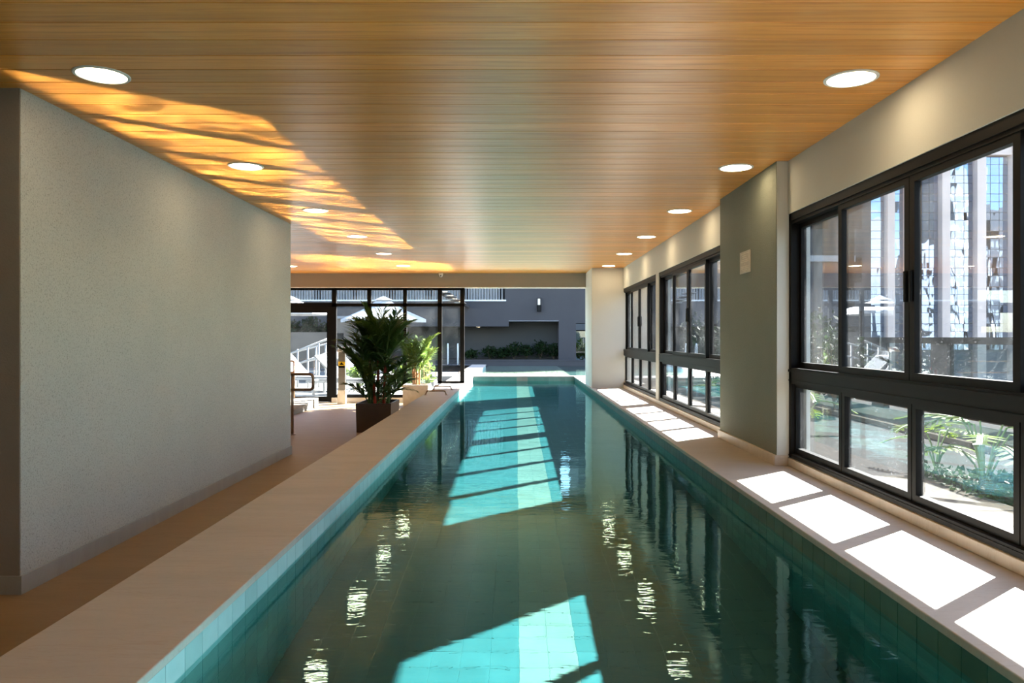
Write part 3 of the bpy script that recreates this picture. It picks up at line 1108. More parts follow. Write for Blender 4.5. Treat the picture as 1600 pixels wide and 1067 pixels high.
def palm(name, base, canes, fr, label, leafm, seed, stem_mats, wid=0.013):
    """canes: (dx, dy, height, mat); fr: (cane index, length, lean, azimuth, droop, leaflets, leaflet length)"""
    rnd = random.Random(seed)
    o = empty(name, base)
    tag(o, label, 'palm')
    tops = []
    for dx, dy, h, mi in canes:
        lx, ly = dx * 1.35, dy * 1.35
        pts = [(dx + (lx - dx) * t, dy + (ly - dy) * t, h * t) for t in (0, .25, .5, .75, 1)]
        obj('stem', G().tube(pts, [0.024, 0.022, 0.020, 0.021, 0.012], 8), stem_mats[mi], o, smooth=True)
        tops.append((lx, ly, h, dx, dy))
    for (ci, hz, L, lean, az, droop, nl, ll) in fr:
        lx, ly, h, dx, dy = tops[ci]
        g = frond(L, droop, nl, ll, lean, rnd, wid)
        t = hz
        obj('frond', g, [leafm[rnd.randrange(len(leafm))], M['stem_green']], o, (dx + (lx - dx) * t, dy + (ly - dy) * t, h * t - 0.01), (0, 0, az))
    return o


rp_ = random.Random(11)
canes = [(0.0, 0.0, 0.80, 0), (0.09, -0.05, 0.72, 0), (-0.08, 0.06, 0.62, 1), (0.06, 0.12, 0.55, 1), (-0.10, -0.08, 0.46, 1), (0.13, 0.05, 0.42, 1), (-0.02, -0.13, 0.38, 0)]
fr = []
for ci, (a, b2, c, _) in enumerate(canes):
    nf = 8 if ci < 2 else (7 if ci < 4 else 6)
    for k in range(nf):
        az = k * 2.4 + ci * 0.9
        top = ci < 4
        L = rp_.uniform(0.60, 0.82) if top else rp_.uniform(0.48, 0.70)
        fr.append((ci, rp_.uniform(0.75, 1.0) if top else rp_.uniform(0.2, 0.95), L, rp_.uniform(0.12, 0.62) if top else rp_.uniform(0.35, 1.0), az, rp_.uniform(0.2, 1.0), 24, rp_.uniform(0.26, 0.36) if top else 0.26))
for k in range(16):
    fr.append((k % 7, 0.03, rp_.uniform(0.42, 0.72), rp_.uniform(0.25, 0.95), k * 2.4 + 0.5, rp_.uniform(0.4, 1.2), 16, 0.26))
for k in range(8):
    fr.append((k % 4, rp_.uniform(0.85, 1.0), rp_.uniform(0.60, 0.70), rp_.uniform(0.05, 0.3), k * 2.1 + 1.3, rp_.uniform(0.15, 0.5), 26, 0.30))
palm('palm', (-1.98, 10.74, 0.355), canes, fr, 'tall dark green feather palm with red stems in the dark planter', [M['leaf_dark'], M['leaf_dark'], M['leaf_mid']], 5, [M['stem_red'], M['stem_green']], 0.014)
canes = [(0.0, 0.0, 0.45, 0), (0.05, 0.03, 0.40, 0), (-0.05, 0.02, 0.36, 0), (0.02, -0.05, 0.30, 0), (-0.02, -0.03, 0.42, 0)]
fr = []
for ci in range(5):
    for k in range(5):
        fr.append((ci, rp_.uniform(0.7, 1.0), rp_.uniform(0.48, 0.72), rp_.uniform(0.08, 0.6), k * 1.26 + ci * 0.7, rp_.uniform(0.2, 0.9), 18, 0.24))
palm('palm', (-1.92, 14.38, 0.375), canes, fr, 'smaller sunlit green palm with tan stems in the white planter', [M['leaf_mid'], M['leaf_bright']], 9, [M['stem_tan']], 0.015)


def leaf_cloud(rx, ry, rz, n, size, seed, flat=0.0):
    """n small leaves in an ellipsoid standing on z=0"""
    rnd = random.Random(seed)
    g = G()
    for _ in range(n):
        while True:
            p = Vector((rnd.uniform(-1, 1), rnd.uniform(-1, 1), rnd.uniform(-1, 1)))
            if 0.25 < p.length < 1:
                break
        wob = 0.75 + 0.45 * noise.noise(p * 2.2 + Vector((seed, 0, 0)))
        c = Vector((p.x * rx * wob, p.y * ry * wob, rz + p.z * rz * wob))
        d = Vector((rnd.uniform(-1, 1), rnd.uniform(-1, 1), rnd.uniform(-0.4, 1))).normalized()
        sdir = d.cross(Vector((rnd.uniform(-1, 1), rnd.uniform(-1, 1), rnd.uniform(-1, 1)))).normalized()
        s = size * rnd.uniform(0.6, 1.3)
        g.add([c, c + d * s * .5 + sdir * s * .28, c + d * s, c + d * s * .5 - sdir * s * .28], [(0, 1, 2, 3)])
    return g


def shrub(name, loc, rx, ry, rz, n, size, mat, label, cat='shrub', group=None, trunk=0.0, seed=1):
    o = empty(name, loc)
    tag(o, label, cat, group)
    g = leaf_cloud(rx, ry, rz, n, size, seed)
    fo = obj('foliage', g, mat, o, (0, 0, trunk * 0.75))
    st = G()
    rnd = random.Random(seed)
    if trunk > 0:
        st.tube([(0, 0, 0), (0.04, 0.02, trunk * .5), (0, 0, trunk + rz * 0.9)], [0.12, 0.09, 0.04], 8)
    else:
        for k in range(5):
            a = rnd.uniform(0, 6.28)
            st.tube([(0, 0, 0), (math.cos(a) * rx * .3, math.sin(a) * ry * .3, rz * .7), (math.cos(a) * rx * .6, math.sin(a) * ry * .6, rz * 1.4)], [0.012, 0.009, 0.004], 5)
    obj('trunk' if trunk > 0 else 'stem', st, M['bark'], o)
    return o

# ------------------------------------------------------------------ outdoor pool and patio
YF = 27.5
gd = obj('street_ground', G().box(-220, 260, -160, 260, -3.4, -3.2), M['street'])
tag(gd, 'grey street level far below the terrace', 'ground', kind='structure')
pd = obj('patio_deck', G().box(-16, XLO, YG + 0.1, 25.66, -0.25, 0.0).box(-16, -6.4, 25.66, 34, -0.25, 0.0), M['deck'])
tag(pd, 'sunlit pale stone patio behind the glass end wall', 'patio', kind='structure')
th = obj('trim_4', G().box(-16, XLO, YG - 0.02, YG + 0.1, -0.25, 0.004), M['deck'])
tag(th, 'pale stone threshold under the glass door', 'threshold', kind='structure')
st = empty('patio_steps', (-2.6, 20.5, 0))
tag(st, 'two low pale stone steps beside the outdoor coping', 'steps', kind='structure')
obj('step', G().bevbox(-1.3, 1.085, -0.55, 2.6, 0, 0.13, 0.006), M['deck'], st)
obj('step', G().bevbox(-1.3, 1.085, -0.05, 2.6, 0.13, 0.26, 0.006), M['deck'], st)

of = receiver(obj('outdoor_pool_floor', G().box(-6.4, 7, YWEIR + 0.3, YF + 0.2, -0.75, -0.65), M['tile_floor']))
tag(of, 'aqua tiled floor of the outdoor pool', 'pool floor', kind='structure')
osh = receiver(obj('shallow_shelf', G().box(XL, 1.5, YWEIR + 0.31, YF - 0.01, -0.65, 0.10), M['tile_sand'], of))
g = G()
g.box(-6.4, XLO, 25.66, 25.69, -0.7, COP - 0.03)
g.box(-6.42, -6.38, 25.66, YF, -0.7, COP)
g.box(7.0, 7.04, 18.2, YF, -0.7, COP)
g.box(XR, 7.0, 18.17, 18.2, -0.7, COP - 0.03)
g.box(-6.4, 7.0, YF, YF + 0.35, -0.7, 0.46)
ow_ = receiver(obj('outdoor_pool_walls', g, M['navy']))
tag(ow_, 'slate-blue surround of the outdoor pool', 'pool wall', kind='structure')
oc = obj('outdoor_coping', G().bevbox(-6.45, 7.05, YF - 0.02, YF + 0.4, 0.46, 0.48, 0.004).bevbox(XR, 9, 18.2 - 1.0, 18.22, COP - 0.03, COP - 0.001, 0.004).bevbox(-6.4, XLO - .002, 25.3, 25.68, COP - 0.03, COP, 0.004), M['navy'])
tag(oc, 'slate-blue rim along the far side of the outdoor pool', 'coping', kind='structure')
m1 = water_grid(XL - 0.004, 7.0, YWEIR + 0.3, YF, 0.09, 1.3, 8, 'water_out')
m2 = water_grid(-6.38, XL - 0.004, 25.69, YF, 0.09, 1.3, 8, 'water_out')
bmw = bmesh.new()
bmw.from_mesh(m1)
bmw.from_mesh(m2)
bmw.to_mesh(m1)
bmw.free()
wo = link('outdoor_pool_water', m1)
tag(wo, 'pale sunlit water of the outdoor pool beyond the weir', 'water', kind='stuff')
try:
    wo.cycles.is_caustics_caster = True
except Exception:
    pass

# ---- blue-grey house behind the pool, d = 31
D = 31.0


def hx(px, d=D):
    return (px - 806.5) * d / F


def hz(py, d=D):
    return CZ - (py - 527) * d / F


hs = empty('blue_grey_house', (0, D, 0))
tag(hs, 'blue-grey painted house behind the outdoor pool', 'building')


def ph(o):
    o.parent = hs
    o.matrix_parent_inverse = Matrix.Translation((0, -D, 0))
    return o


HT = 4.45
zb1, zb2, zb3, zsill = hz(510), hz(501.5), hz(505), hz(470.5)
xa, xb_, xc, xd_ = hx(789), hx(795), hx(873), hx(900)
g = G()
g.box(-16, xa, D, D + 1.3, zb1, zsill)                  # upper mass under the balcony
g.box(xa, xb_, D, D + 1.3, zb1, HT)
g.box(xb_, xc, D, D + 1.3, zb2, HT)
g.box(xc, xd_, D, D + 1.3, -0.3, HT)                    # pier
g.box(xd_, 14, D, D + 1.3, zb3, HT)
g.box(-16, xa, D + 1.5, D + 1.6, zsill, HT)
ph(obj('upper_wall', g, M['navy']))
ph(obj('recess_lip', G().box(xb_, xc, D - 0.01, D + 0.05, zb2 - 0.012, zb2 + 0.018), M['concrete']))
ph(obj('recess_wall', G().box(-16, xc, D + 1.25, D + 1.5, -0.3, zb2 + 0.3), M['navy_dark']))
ph(obj('set_back_floor', G().box(-16, 2.2, D + 5.5, D + 10, -0.3, 8.6), M['navy']))
ph(obj('roof', G().box(-16, 14, D - 0.1, D + 3.5, HT, HT + 0.25), M['concrete']))
ph(obj('balcony_sill', G().box(-16, xa + 0.05, D - 0.05, D + 0.12, zsill, zsill + 0.06), M['white']))
sl = G().box(-0.022, 0.022, -0.015, 0.015, 0, 1.15).mesh('slat', M['concrete'])
for k in range(100):
    x = xa - 0.12 - k * 0.115
    ph(link('slat', sl, None, (x, D + 0.03, zsill + 0.05)))
ph(obj('balcony_handrail', G().box(-16, xa, D - 0.01, D + 0.07, zsill + 1.18, zsill + 1.24), M['black']))
for k in range(7):
    a = xa - 0.25 - k * 1.6
    cu = G()
    n = 26
    pts = [(a - 1.3 * i / n, D + 1.35 + 0.05 * math.sin(i * 1.7)) for i in range(n + 1)]
    vs = [(x, y, z) for z in (zsill + 0.05, zsill + 2.0) for x, y in pts]
    cu.add(vs, [(i, i + 1, n + 2 + i, n + 1 + i) for i in range(n)])
    ph(obj('curtain', cu, M['canvas']))
wlp = empty('wall_lamp', PT(842, 477, D))
wlp.location.y = D
tag(wlp, 'slim cylindrical wall lamp on the blue-grey house', 'wall lamp')
obj('lower_body', G().lathe([(0.085, -0.27), (0.09, -0.26), (0.09, 0.0), (0.08, 0.01)], 16, (0, -0.13, 0)), M['black'], wlp)
obj('glass_tube', G().lathe([(0.065, 0.01), (0.065, 0.27)], 16, (0, -0.13, 0)), M['steel'], wlp)
obj('cap', G().lathe([(0.10, 0.27), (0.10, 0.29), (0.0, 0.30)], 16, (0, -0.13, 0)), M['black'], wlp)
obj('bracket', G().box(-0.03, 0.03, -0.14, 0.0, -0.12, -0.04), M['black'], wlp)
sl2 = empty('soffit_light', (hx(747), D + 0.45, zb1))
tag(sl2, 'small round soffit light under the blue-grey upper wall', 'ceiling light')
obj('trim_ring', G().lathe([(0.11, 0.0), (0.11, -0.02), (0.085, -0.025), (0.085, 0.0)], 20), M['white'], sl2)
obj('diffuser', G().lathe([(0.085, -0.002), (0.08, -0.012), (0, -0.013)], 20), M['lampface'], sl2)
bed = obj('planting_bed', G().box(-6.3, hx(899), YF + 0.4, D + 1.25, -0.3, 0.40), M['soil'])
tag(bed, 'dark planting bed along the foot of the blue-grey house', 'planting bed', kind='structure')
for k, (px, hh, nm) in enumerate([(735, 0.30, 'smallest shrub, left end of the bed by the glass frame edge'), (765, 0.42, 'low shrub beneath the soffit light'), (785, 0.36, 'shrub under the step in the overhang'),
                                  (803, 0.55, 'shrub left of centre in the dark recess'), (822, 0.48, 'middle shrub in the dark recess'), (845, 0.62, 'tallest shrub in the dark recess'), (866, 0.52, 'shrub against the pier of the house')]):
    shrub('shrub', (hx(px), D + 0.55 + 0.1 * (k % 3), 0.39), 0.42, 0.35, hh * 0.72, 420, 0.11, M['leaf_shrub'], nm, group='shrubs in the planting bed', seed=20 + k)
# bright terrace seen through the gap right of the pier
ft = obj('far_terrace', G().box(hx(900), 14, D + 1.3, 52, -0.3, 0.1), M['deck'])
tag(ft, 'sunlit terrace seen through the gap right of the house', 'terrace', kind='structure')
fw = obj('far_white_wall', G().box(-2, 20, 52, 52.4, 0.1, 7), M['ivory'])
tag(fw, 'bright ivory wall far beyond the gap in the house', 'wall', kind='structure')
shrub('shrub', (hx(909, 37), 37, 0.1), 0.9, 0.6, 0.55, 500, 0.2, M['leaf_bright'], 'bright green shrub seen in the gap beside the far column', seed=44)
fr_ = empty('glass_balustrade', (hx(912, 34), 34, 0.1))
tag(fr_, 'small glass balustrade in the gap beside the far column', 'balustrade')
obj('pane', G().box(-0.8, 1.6, -0.008, 0.008, 0.05, 1.5), M['glass_rail'], fr_)
obj('post', G().box(-0.85, -0.8, -0.03, 0.03, 0, 1.55), M['black'], fr_)
obj('top_rail', G().box(-0.85, 1.6, -0.03, 0.03, 1.5, 1.55), M['black'], fr_)

# ---- garden walls, trees, stair at the back left
gwl = obj('garden_wall', G().box(-16, -7.25, 29.3, 29.6, 0, 1.52), M['brownwall'])
tag(gwl, 'low brown garden wall behind the sun loungers', 'wall', kind='structure')
gwr = empty('garden_annex', (-6.55, 29.4, 0))
tag(gwr, 'brown annex wall with small dark window behind the parasol', 'building')
obj('wall', G().box(-0.70, 0.72, -0.2, 0.3, 0, 2.05), M['brownwall'], gwr)
obj('window', G().box(-0.62, -0.18, -0.215, -0.195, 1.05, 1.48), M['black'], gwr)
obj('roof_slab', G().box(-0.76, 0.78, -0.28, 0.36, 2.05, 2.15), M['concrete'], gwr)
for k, (px, d, rr, hgt, tr, nm) in enumerate([(457, 30.4, 0.55, 0.62, 1.2, 'small dark tree behind the garden wall, left of the door glass'), (486, 30.25, 0.5, 0.7, 1.25, 'small dark tree behind the garden wall, middle of the door glass'), (511, 30.3, 0.4, 0.5, 1.3, 'small dark tree behind the garden wall by the black door post')]):
    shrub('tree', ((px - 806.5) * d / F, d, 0), rr, rr * .6, hgt, 900, 0.13, M['leaf_shrub'], nm, 'tree', 'trees behind the garden wall', tr, 60 + k)
es = empty('outdoor_stair', (hx(704, 29.0), 29.0, hz(470, 29.0)))
tag(es, 'pale floating stair treads high on the blue-grey house', 'stair')
for k in range(4):
    obj('tread', G().bevbox(-0.42 + k * 0.19, -0.02 + k * 0.19, 0, 0.9, 0.30 - k * 0.13, 0.34 - k * 0.13, 0.004), M['deck'], es)
obj('stringer', G().prism([(-0.45, 0.27), (-0.40, 0.33), (0.62, -0.12), (0.60, -0.2)], 'y', 0.9, 2.0), M['navy'], es)


# ---- parasols
def parasol(loc, W, drop, H, label, rz=0.4):
    o = empty('parasol', loc, rz)
    tag(o, label, 'parasol', 'white parasols on the patio')
    g = G()
    n = 8
    hw = W / 2
    rim = [(hw * math.cos(2 * math.pi * (k + .5) / n), hw * math.sin(2 * math.pi * (k + .5) / n)) for k in range(n)]
    rings = [(0.12, 0.0), (0.5, 0.52), (1.0, 1.0)]
    vs = []
    for t, dz in rings:
        for x, y in rim:
            vs.append((x * t, y * t, H - drop * dz))
    for x, y in rim:
        vs.append((x * 1.0, y * 1.0, H - drop - 0.10))
    f = []
    for r in range(3):
        for k in range(n):
            f.append((r * n + k, r * n + (k + 1) % n, (r + 1) * n + (k + 1) % n, (r + 1) * n + k))
    f.append(tuple(range(n))[::-1])
    g.add(vs, f)
    obj('canopy', g, M['canvas'], o)
    g2 = G()
    vs = [(0, 0, H + 0.12)] + [(x * .24, y * .24, H - 0.02) for x, y in rim]
    g2.add(vs, [(0, k + 1, (k + 1) % n + 1) for k in range(n)])
    obj('vent_cap', g2, M['canvas'], o)
    obj('pole', G().tube([(0, 0, 0.05), (0, 0, H)], 0.024, 10), M['steel'], o, smooth=True)
    obj('base', G().lathe([(0.28, 0), (0.28, 0.04), (0.1, 0.07), (0.03, 0.1)], 20), M['concrete'], o)
    for x, y in rim:
        obj('rib', G().tube([(0, 0, H - 0.05), (x * .98, y * .98, H - drop - 0.02)], 0.010, 5), M['steel'], o)
    return o


parasol((PT(599, 0, 25.0)[0], 25.0, 0), 2.85, 0.66, 2.58, 'white parasol behind the tall palm')
parasol((PT(452, 0, 22.0)[0], 22.0, 0), 2.6, 0.36, 2.44, 'white parasol behind the glass door, left end of the patio')
sp_ = empty('lamp_post', (PT(555, 0, 24.9)[0], 24.9, 0))
tag(sp_, 'slim pale post standing under the parasol edge on the patio', 'post')
obj('shaft', G().tube([(0, 0, 0.02), (0, 0, 1.95)], 0.03, 10), M['steel'], sp_, smooth=True)
obj('base', G().lathe([(0.16, 0), (0.16, 0.03), (0.05, 0.06)], 18), M['steel'], sp_)


# ---- sun loungers
def lounger(loc, rz, label, back=0.75):
    o = empty('sun_lounger', loc, rz)
    tag(o, label, 'sun lounger', 'sun loungers on the patio')
    W, L, H = 0.66, 1.95, 0.33
    f = G()
    for s in (-1, 1):
        f.box(s * W / 2 - 0.02, s * W / 2 + 0.02, -L / 2, L / 2, H - 0.05, H)
    for y in (-L / 2, L / 2 - 0.04):
        f.box(-W / 2, W / 2, y, y + 0.04, H - 0.05, H)
    obj('frame', f, M['white_out'], o)
    for s in (-1, 1):
        for y in (-L / 2 + 0.15, L / 2 - 0.2):
            obj('leg', G().box(s * W / 2 - 0.02, s * W / 2 + 0.02, y, y + 0.05, 0, H - 0.045), M['white_out'], o)
    obj('seat', G().bevbox(-W / 2 + .025, W / 2 - .025, -L / 2 + .03, L / 2 - 0.78, H - 0.01, H + 0.03, 0.008), M['sling'], o)
    bk = obj('backrest', G().bevbox(-W / 2 + .025, W / 2 - .025, 0, 0.78, 0, 0.035, 0.008), M['sling'], o, (0, L / 2 - 0.78, H), (back, 0, 0))
    obj('back_frame', G().box(-W / 2, -W / 2 + .025, 0, 0.8, -0.01, 0.03).box(W / 2 - .025, W / 2, 0, 0.8, -0.01, 0.03).box(-W / 2, W / 2, 0.78, 0.81, -0.01, 0.03), M['white_out'], bk)
    return o


lounger((PT(484, 0, 18.6)[0], 18.6, 0), 1.25, 'grey sling sun lounger nearest behind the glass door')
lounger((PT(468, 0, 22.9)[0], 22.9, 0), 1.25, 'grey sling sun lounger second behind the glass door')
lounger((PT(550, 0, 17.4)[0], 17.4, 0), 1.45, 'white-framed sun lounger behind the steel post')
lounger((PT(562, 0, 22.3)[0], 22.3, 0), 1.4, 'white-framed sun lounger farther back under the parasol')
lounger((PT(615, 0, 24.2)[0], 24.2, 0), 1.4, 'white-framed sun lounger behind the tall palm')

# ---- white ramp railing
rr = empty('ramp_railing', (PT(480, 0, 19.6)[0], 19.6, 0))
tag(rr, 'white tubular railing sloping up behind the glass door', 'railing')
d = 19.6
ox = PT(480, 0, d)[0]


def rpnt(px, py, dd=0.0):
    p = PT(px, py, d)
    return (p[0] - ox, dd, p[2])


for (ya, yb) in ((553, 530), (573, 552)):
    obj('rail', G().tube([rpnt(440, ya + 5), rpnt(513, yb - 1)], 0.026, 8), M['white_out'], rr, smooth=True)
    obj('rail', G().tube([rpnt(440, ya - 2, 1.3), rpnt(506, yb + 4, 1.3)], 0.024, 8), M['white_out'], rr, smooth=True)
for px, dd in ((465, 0), (481, 0), (498, 0), (473, 1.3), (489, 1.3), (505, 1.3)):
    top = 553 - (px - 440) / 73 * 23
    a = rpnt(px, top, dd)
    obj('post', G().tube([(a[0], dd, 0.0), (a[0], dd, a[2])], 0.024, 8), M['white_out'], rr, smooth=True)
shrub('shrub', (PT(562, 0, 19.4)[0], 19.4, 0.0), 0.45, 0.4, 0.34, 500, 0.13, M['leaf_bright'], 'bright green potted shrub behind the tall palm', seed=71)
shrub('shrub', (PT(648, 0, 16.4)[0], 16.4, 0.0), 0.55, 0.4, 0.50, 600, 0.15, M['leaf_bright'], 'sunlit yellow-green shrub just outside the glass between the palms', seed=72)
ld = empty('pool_ladder', (PT(702, 0, 26.9)[0], 26.9, 0.2))
tag(ld, 'white tubular pool ladder at the edge of the outdoor pool', 'ladder')
for s in (-0.06, 0.30):
    obj('handrail', G().tube([(s, 0, -0.2), (s, 0, 0.75)] + [(s, 0.12 - 0.12 * math.cos(a), 0.75 + 0.14 * math.sin(a)) for a in (0.5, 1.1, 1.6, 2.2, 2.8)] + [(s, 0.26, 0.5), (s, 0.30, 0.15)], 0.02, 8), M['white'], ld, smooth=True)
for z in (-0.1, 0.1):
    obj('rung', G().tube([(-0.06, 0, z), (0.30, 0, z)], 0.014, 8), M['white'], ld, smooth=True)

# ------------------------------------------------------------------ terrace right of the windows
ZR = 0.415
tr = obj('terrace_base', G().box(XO, 5.6, -4, 17.0, -3.2, ZR - 0.05), M['gravel'])
tag(tr, 'dark gravel bed of the terrace outside the right-hand windows', 'terrace', kind='structure')
pv = empty('terrace_paving', (2.5, 5, ZR))
tag(pv, 'sunlit beige paving slabs outside the right-hand windows', 'paving', kind='structure')
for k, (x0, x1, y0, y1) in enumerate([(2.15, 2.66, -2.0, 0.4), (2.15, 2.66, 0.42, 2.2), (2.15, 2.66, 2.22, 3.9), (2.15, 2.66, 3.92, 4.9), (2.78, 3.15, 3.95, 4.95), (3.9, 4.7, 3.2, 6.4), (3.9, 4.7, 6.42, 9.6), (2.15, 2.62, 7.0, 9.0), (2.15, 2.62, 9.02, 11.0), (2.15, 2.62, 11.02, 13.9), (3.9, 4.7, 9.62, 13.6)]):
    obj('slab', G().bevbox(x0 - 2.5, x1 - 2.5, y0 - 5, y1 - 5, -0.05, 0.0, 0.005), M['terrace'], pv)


def lobed_leaf(L, W, rnd):
    """deeply cut philodendron leaf along +x, slightly arched"""
    g = G()
    n = 7
    mid = [Vector((L * t, 0, 0.22 * L * t * (1 - t) - 0.18 * L * t * t)) for t in [i / n for i in range(n + 1)]]
    for i in range(n):
        for s in (-1, 1):
            w0 = W * math.sin(math.pi * (0.15 + 0.8 * (i + 0.4) / n)) * rnd.uniform(0.85, 1.1)
            a, b2 = mid[i], mid[i + 1]
            tip = a.lerp(b2, 0.6) + Vector((L * 0.10, s * w0, -0.12 * w0))
            tip2 = a.lerp(b2, 0.95) + Vector((L * 0.09, s * w0 * 0.92, -0.10 * w0))
            g.add([a, a.lerp(b2, .8), tip2, tip], [(0, 1, 2, 3)])
            g.add([a, a.lerp(b2, .98), a.lerp(b2, .98) + Vector((0.01, s * W * .22, 0)), a + Vector((0.01, s * W * .22, 0))], [(0, 1, 2, 3)])
    g.tube([tuple(m + Vector((0, 0, 0.002))) for m in mid], 0.004, 5, 1)
    return g


def philo(loc, n, size, label, seed):
    rnd = random.Random(seed)
    o = empty('leafy_plant', loc)
    tag(o, label, 'plant', 'leafy plants outside the windows')
    for k in range(n):
        az = k * 2.4 + rnd.uniform(-.3, .3)
        hgt = size * rnd.uniform(0.5, 1.0)
        out = size * rnd.uniform(0.15, 0.45)
        p = (math.cos(az) * out, math.sin(az) * out, hgt)
        obj('stalk', G().tube([(0, 0, 0), (p[0] * .4, p[1] * .4, hgt * .6), p], 0.006, 5), M['stem_green'], o)
        obj('leaf', lobed_leaf(size * rnd.uniform(0.6, 0.85), size * 0.26, rnd), [M['leaf_terrace'], M['stem_green']], o, p, (0, rnd.uniform(-0.2, 0.25), az))
    return o


philo((2.95, 4.72, ZR - 0.05), 11, 0.50, 'large bright split-leaf plant outside the nearest window', 3)
philo((3.0, 5.35, ZR - 0.05), 6, 0.34, 'small leafy plant left of the split-leaf plant', 4)
philo((3.25, 3.7, ZR - 0.05), 8, 0.42, 'split-leaf plant outside at the right picture edge', 6)
philo((2.9, 7.6, ZR - 0.05), 7, 0.42, 'leafy plant outside just beyond the grey-green pillar', 8)
philo((2.85, 10.2, ZR - 0.05), 7, 0.40, 'leafy plant outside the window beyond the pillar', 12)
gcv = obj('ground_cover', leaf_cloud(0.55, 0.95, 0.05, 1300, 0.045, 5), M['leaf_shrub'], None, (2.98, 4.5, ZR - 0.055))
tag(gcv, 'low green ground cover in the bed between the paving slabs', 'ground cover', kind='stuff')
for k in range(9):
    shrub('shrub', (4.02 + 0.12 * (k % 2), 9.4 + k * 0.95, ZR - 0.05), 0.5, 0.42, 0.62 + 0.12 * (k % 3), 520, 0.11, M['leaf_hedge'], 'dark shrub along the terrace balustrade, number %s from its near end' % ['one', 'two', 'three', 'four', 'five', 'six', 'seven', 'eight', 'nine'][k], group='shrubs along the terrace balustrade', seed=90 + k)

bl = empty('terrace_balustrade', (5.0, 7.0, ZR - 0.05))
tag(bl, 'dark-framed glass balustrade along the terrace outside the windows', 'balustrade')
zt_ = CZ - (ZR - 0.05)
obj('top_rail', G().box(-0.05, 0.05, -9, 9, zt_ - 0.075, zt_), M['black'], bl)
obj('bottom_rail', G().box(-0.03, 0.03, -9, 9, 0.05, 0.10), M['black'], bl)
y = -8.83 + 0.02
k = 0
while y < 9.0:
    obj('post', G().box(-0.04, 0.04, y, y + 0.34, 0, zt_ - 0.07), M['darkbuild'], bl)
    if y + 0.34 + 1.15 < 9:
        obj('pane', G().box(-0.006, 0.006, y + 0.34, y + 0.34 + 1.15, 0.09, zt_ - 0.074), M['glass_rail'], bl)
    y += 1.49

# ------------------------------------------------------------------ city beyond
DT = 60.0


def tx(px, d=DT):
    return (px - 806.5) * d / F


def tz(py, d=DT):
    return CZ - (py - 527) * d / F


tw = empty('office_tower', (tx(1480), DT, -3.2))
tag(tw, 'tall pale tower with blue mirror glass bays outside the nearest window', 'building')


def pt_(o):
    o.parent = tw
    o.matrix_parent_inverse = Matrix.Translation((-tx(1480), -DT, 3.2))
    return o


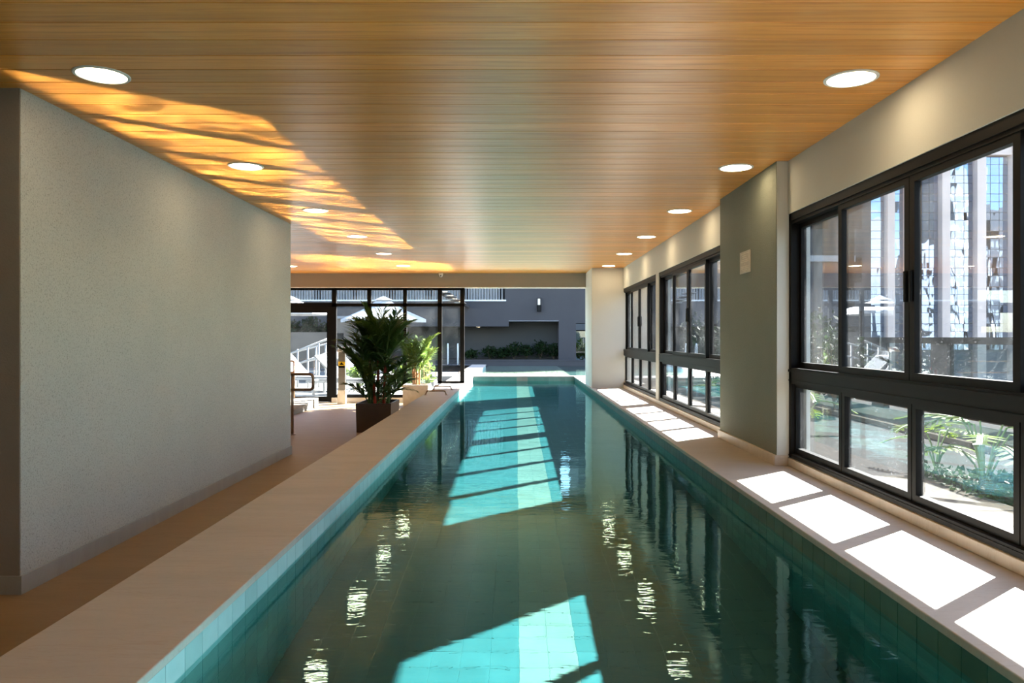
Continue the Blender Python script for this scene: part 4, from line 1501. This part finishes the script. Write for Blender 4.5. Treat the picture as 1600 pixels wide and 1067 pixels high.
TT = 42.0
piers = [(1383, 1394), (1413, 1426), (1467.5, 1480), (1522, 1535.6), (1577, 1591), (1632, 1646), (1688, 1702)]
for a, b2 in piers:
    pt_(obj('pier', G().box(tx(a), tx(b2), DT - 0.45, DT + 0.4, -3.2, TT), M['pier']))
pt_(obj('core', G().box(tx(1362), tx(1702), DT + 0.42, DT + 14, -3.2, TT), M['darkbuild']))
pt_(obj('spandrel', G().box(tx(1362), tx(1702), DT - 0.30, DT + 0.4, tz(243), tz(231)), M['pier']))
pt_(obj('spandrel', G().box(tx(1362), tx(1702), DT - 0.30, DT + 0.4, TT - 3, TT), M['pier']))
bays = [(1362, 1383, 1), (1394, 1413, 1), (1426, 1467.5, 3), (1480, 1522, 3), (1535.6, 1577, 3), (1591, 1632, 0), (1646, 1688, 0)]
for a, b2, nc in bays:
    if nc == 0:
        pt_(obj('facade_strip', G().box(tx(a), tx(b2), DT + 0.17, DT + 0.23, -3.2, tz(243)), M['mirror']))
        continue
    w_ = (tx(b2) - tx(a)) / nc
    rows_z = []
    z = 0.3
    alt = 0
    while z < tz(150):
        h_ = 0.87 if alt % 2 else 0.62
        rows_z.append((z, h_))
        z += h_
        alt += 1
    big = rows_z[0][1]
    meshes = {}
    for (z, h_) in rows_z:
        if tz(243) - h_ < z < tz(231):
            continue
        if h_ not in meshes:
            meshes[h_] = G().box(0.02, w_ - 0.02, -0.03, 0.03, 0.02, h_ - 0.02).mesh('facade_pane', M['mirror'])
        for c in range(nc):
            o = pt_(link('facade_pane', meshes[h_], None, (tx(a) + c * w_, DT + 0.2, z), (R.uniform(-.006, .006), 0, R.uniform(-.008, .008))))
    pt_(obj('mullion_backing', G().box(tx(a), tx(b2), DT + 0.3, DT + 0.42, -3.2, TT), M['concrete']))

db = empty('dark_apartment_block', (tx(1310, 42), 42, -3.2))
tag(db, 'dark grey apartment block left of the mirror-glass tower', 'building')
obj('wall', G().box(-9, tx(1361, 42) - tx(1310, 42), 0, 9, 0, 24), M['darkbuild'], db)
for r in range(7):
    for c in range(5):
        obj('window', G().box(-7.5 + c * 1.9, -6.3 + c * 1.9, -0.05, 0.02, 1.6 + r * 3.0, 3.0 + r * 3.0), M['glass_clean' if False else 'black'], db)
mb = empty('mid_apartment_block', (11, 60, -3.2))
tag(mb, 'pale apartment block seen through the windows beyond the pillar', 'building')
obj('wall', G().box(-6, 4.2, 0, 10, 0, 22), M['ivory'], mb)
for r in range(7):
    for c in range(5):
        obj('window', G().box(-5.5 + c * 2.0, -4.3 + c * 2.0, -0.06, 0.02, 1.5 + r * 2.9, 3.0 + r * 2.9), M['darkbuild'], mb)


# towers across the street, seen mirrored in the office glass
def rtower(x0, x1, y0, y1, H, mat, label, win, wm):
    o = empty('street_tower', ((x0 + x1) / 2, (y0 + y1) / 2, -3.2))
    tag(o, label, 'building', 'towers across the street')
    a, b2 = (x1 - x0) / 2, (y1 - y0) / 2
    obj('wall', G().box(-a, a, -b2, b2, 0, H + 3.2), mat, o)
    n = max(1, int(win))
    for r in range(int(H / 3.1)):
        for c in range(n):
            x = -a + (c + 0.25) * 2 * a / n
            obj('window', G().box(x, x + a / n, b2 - 0.02, b2 + 0.06, 1.4 + r * 3.1, 3.0 + r * 3.1), wm, o)
    return o


rtower(95, 102.5, -72, -60, 24, M['concrete'], 'grey tower mirrored low in the office glass', 2, M['black'])
rtower(103.2, 111.5, -76, -60, 43, M['ivory'], 'tall ivory tower mirrored in the office glass', 3, M['pier'])
rtower(112.5, 121, -70, -58, 33, M['darkbuild'], 'dark tower mirrored in the office glass', 3, M['ivory'])
rtower(76, 88, -70, -58, 30, M['ivory'], 'ivory tower mirrored in the narrow office bays', 4, M['concrete'])
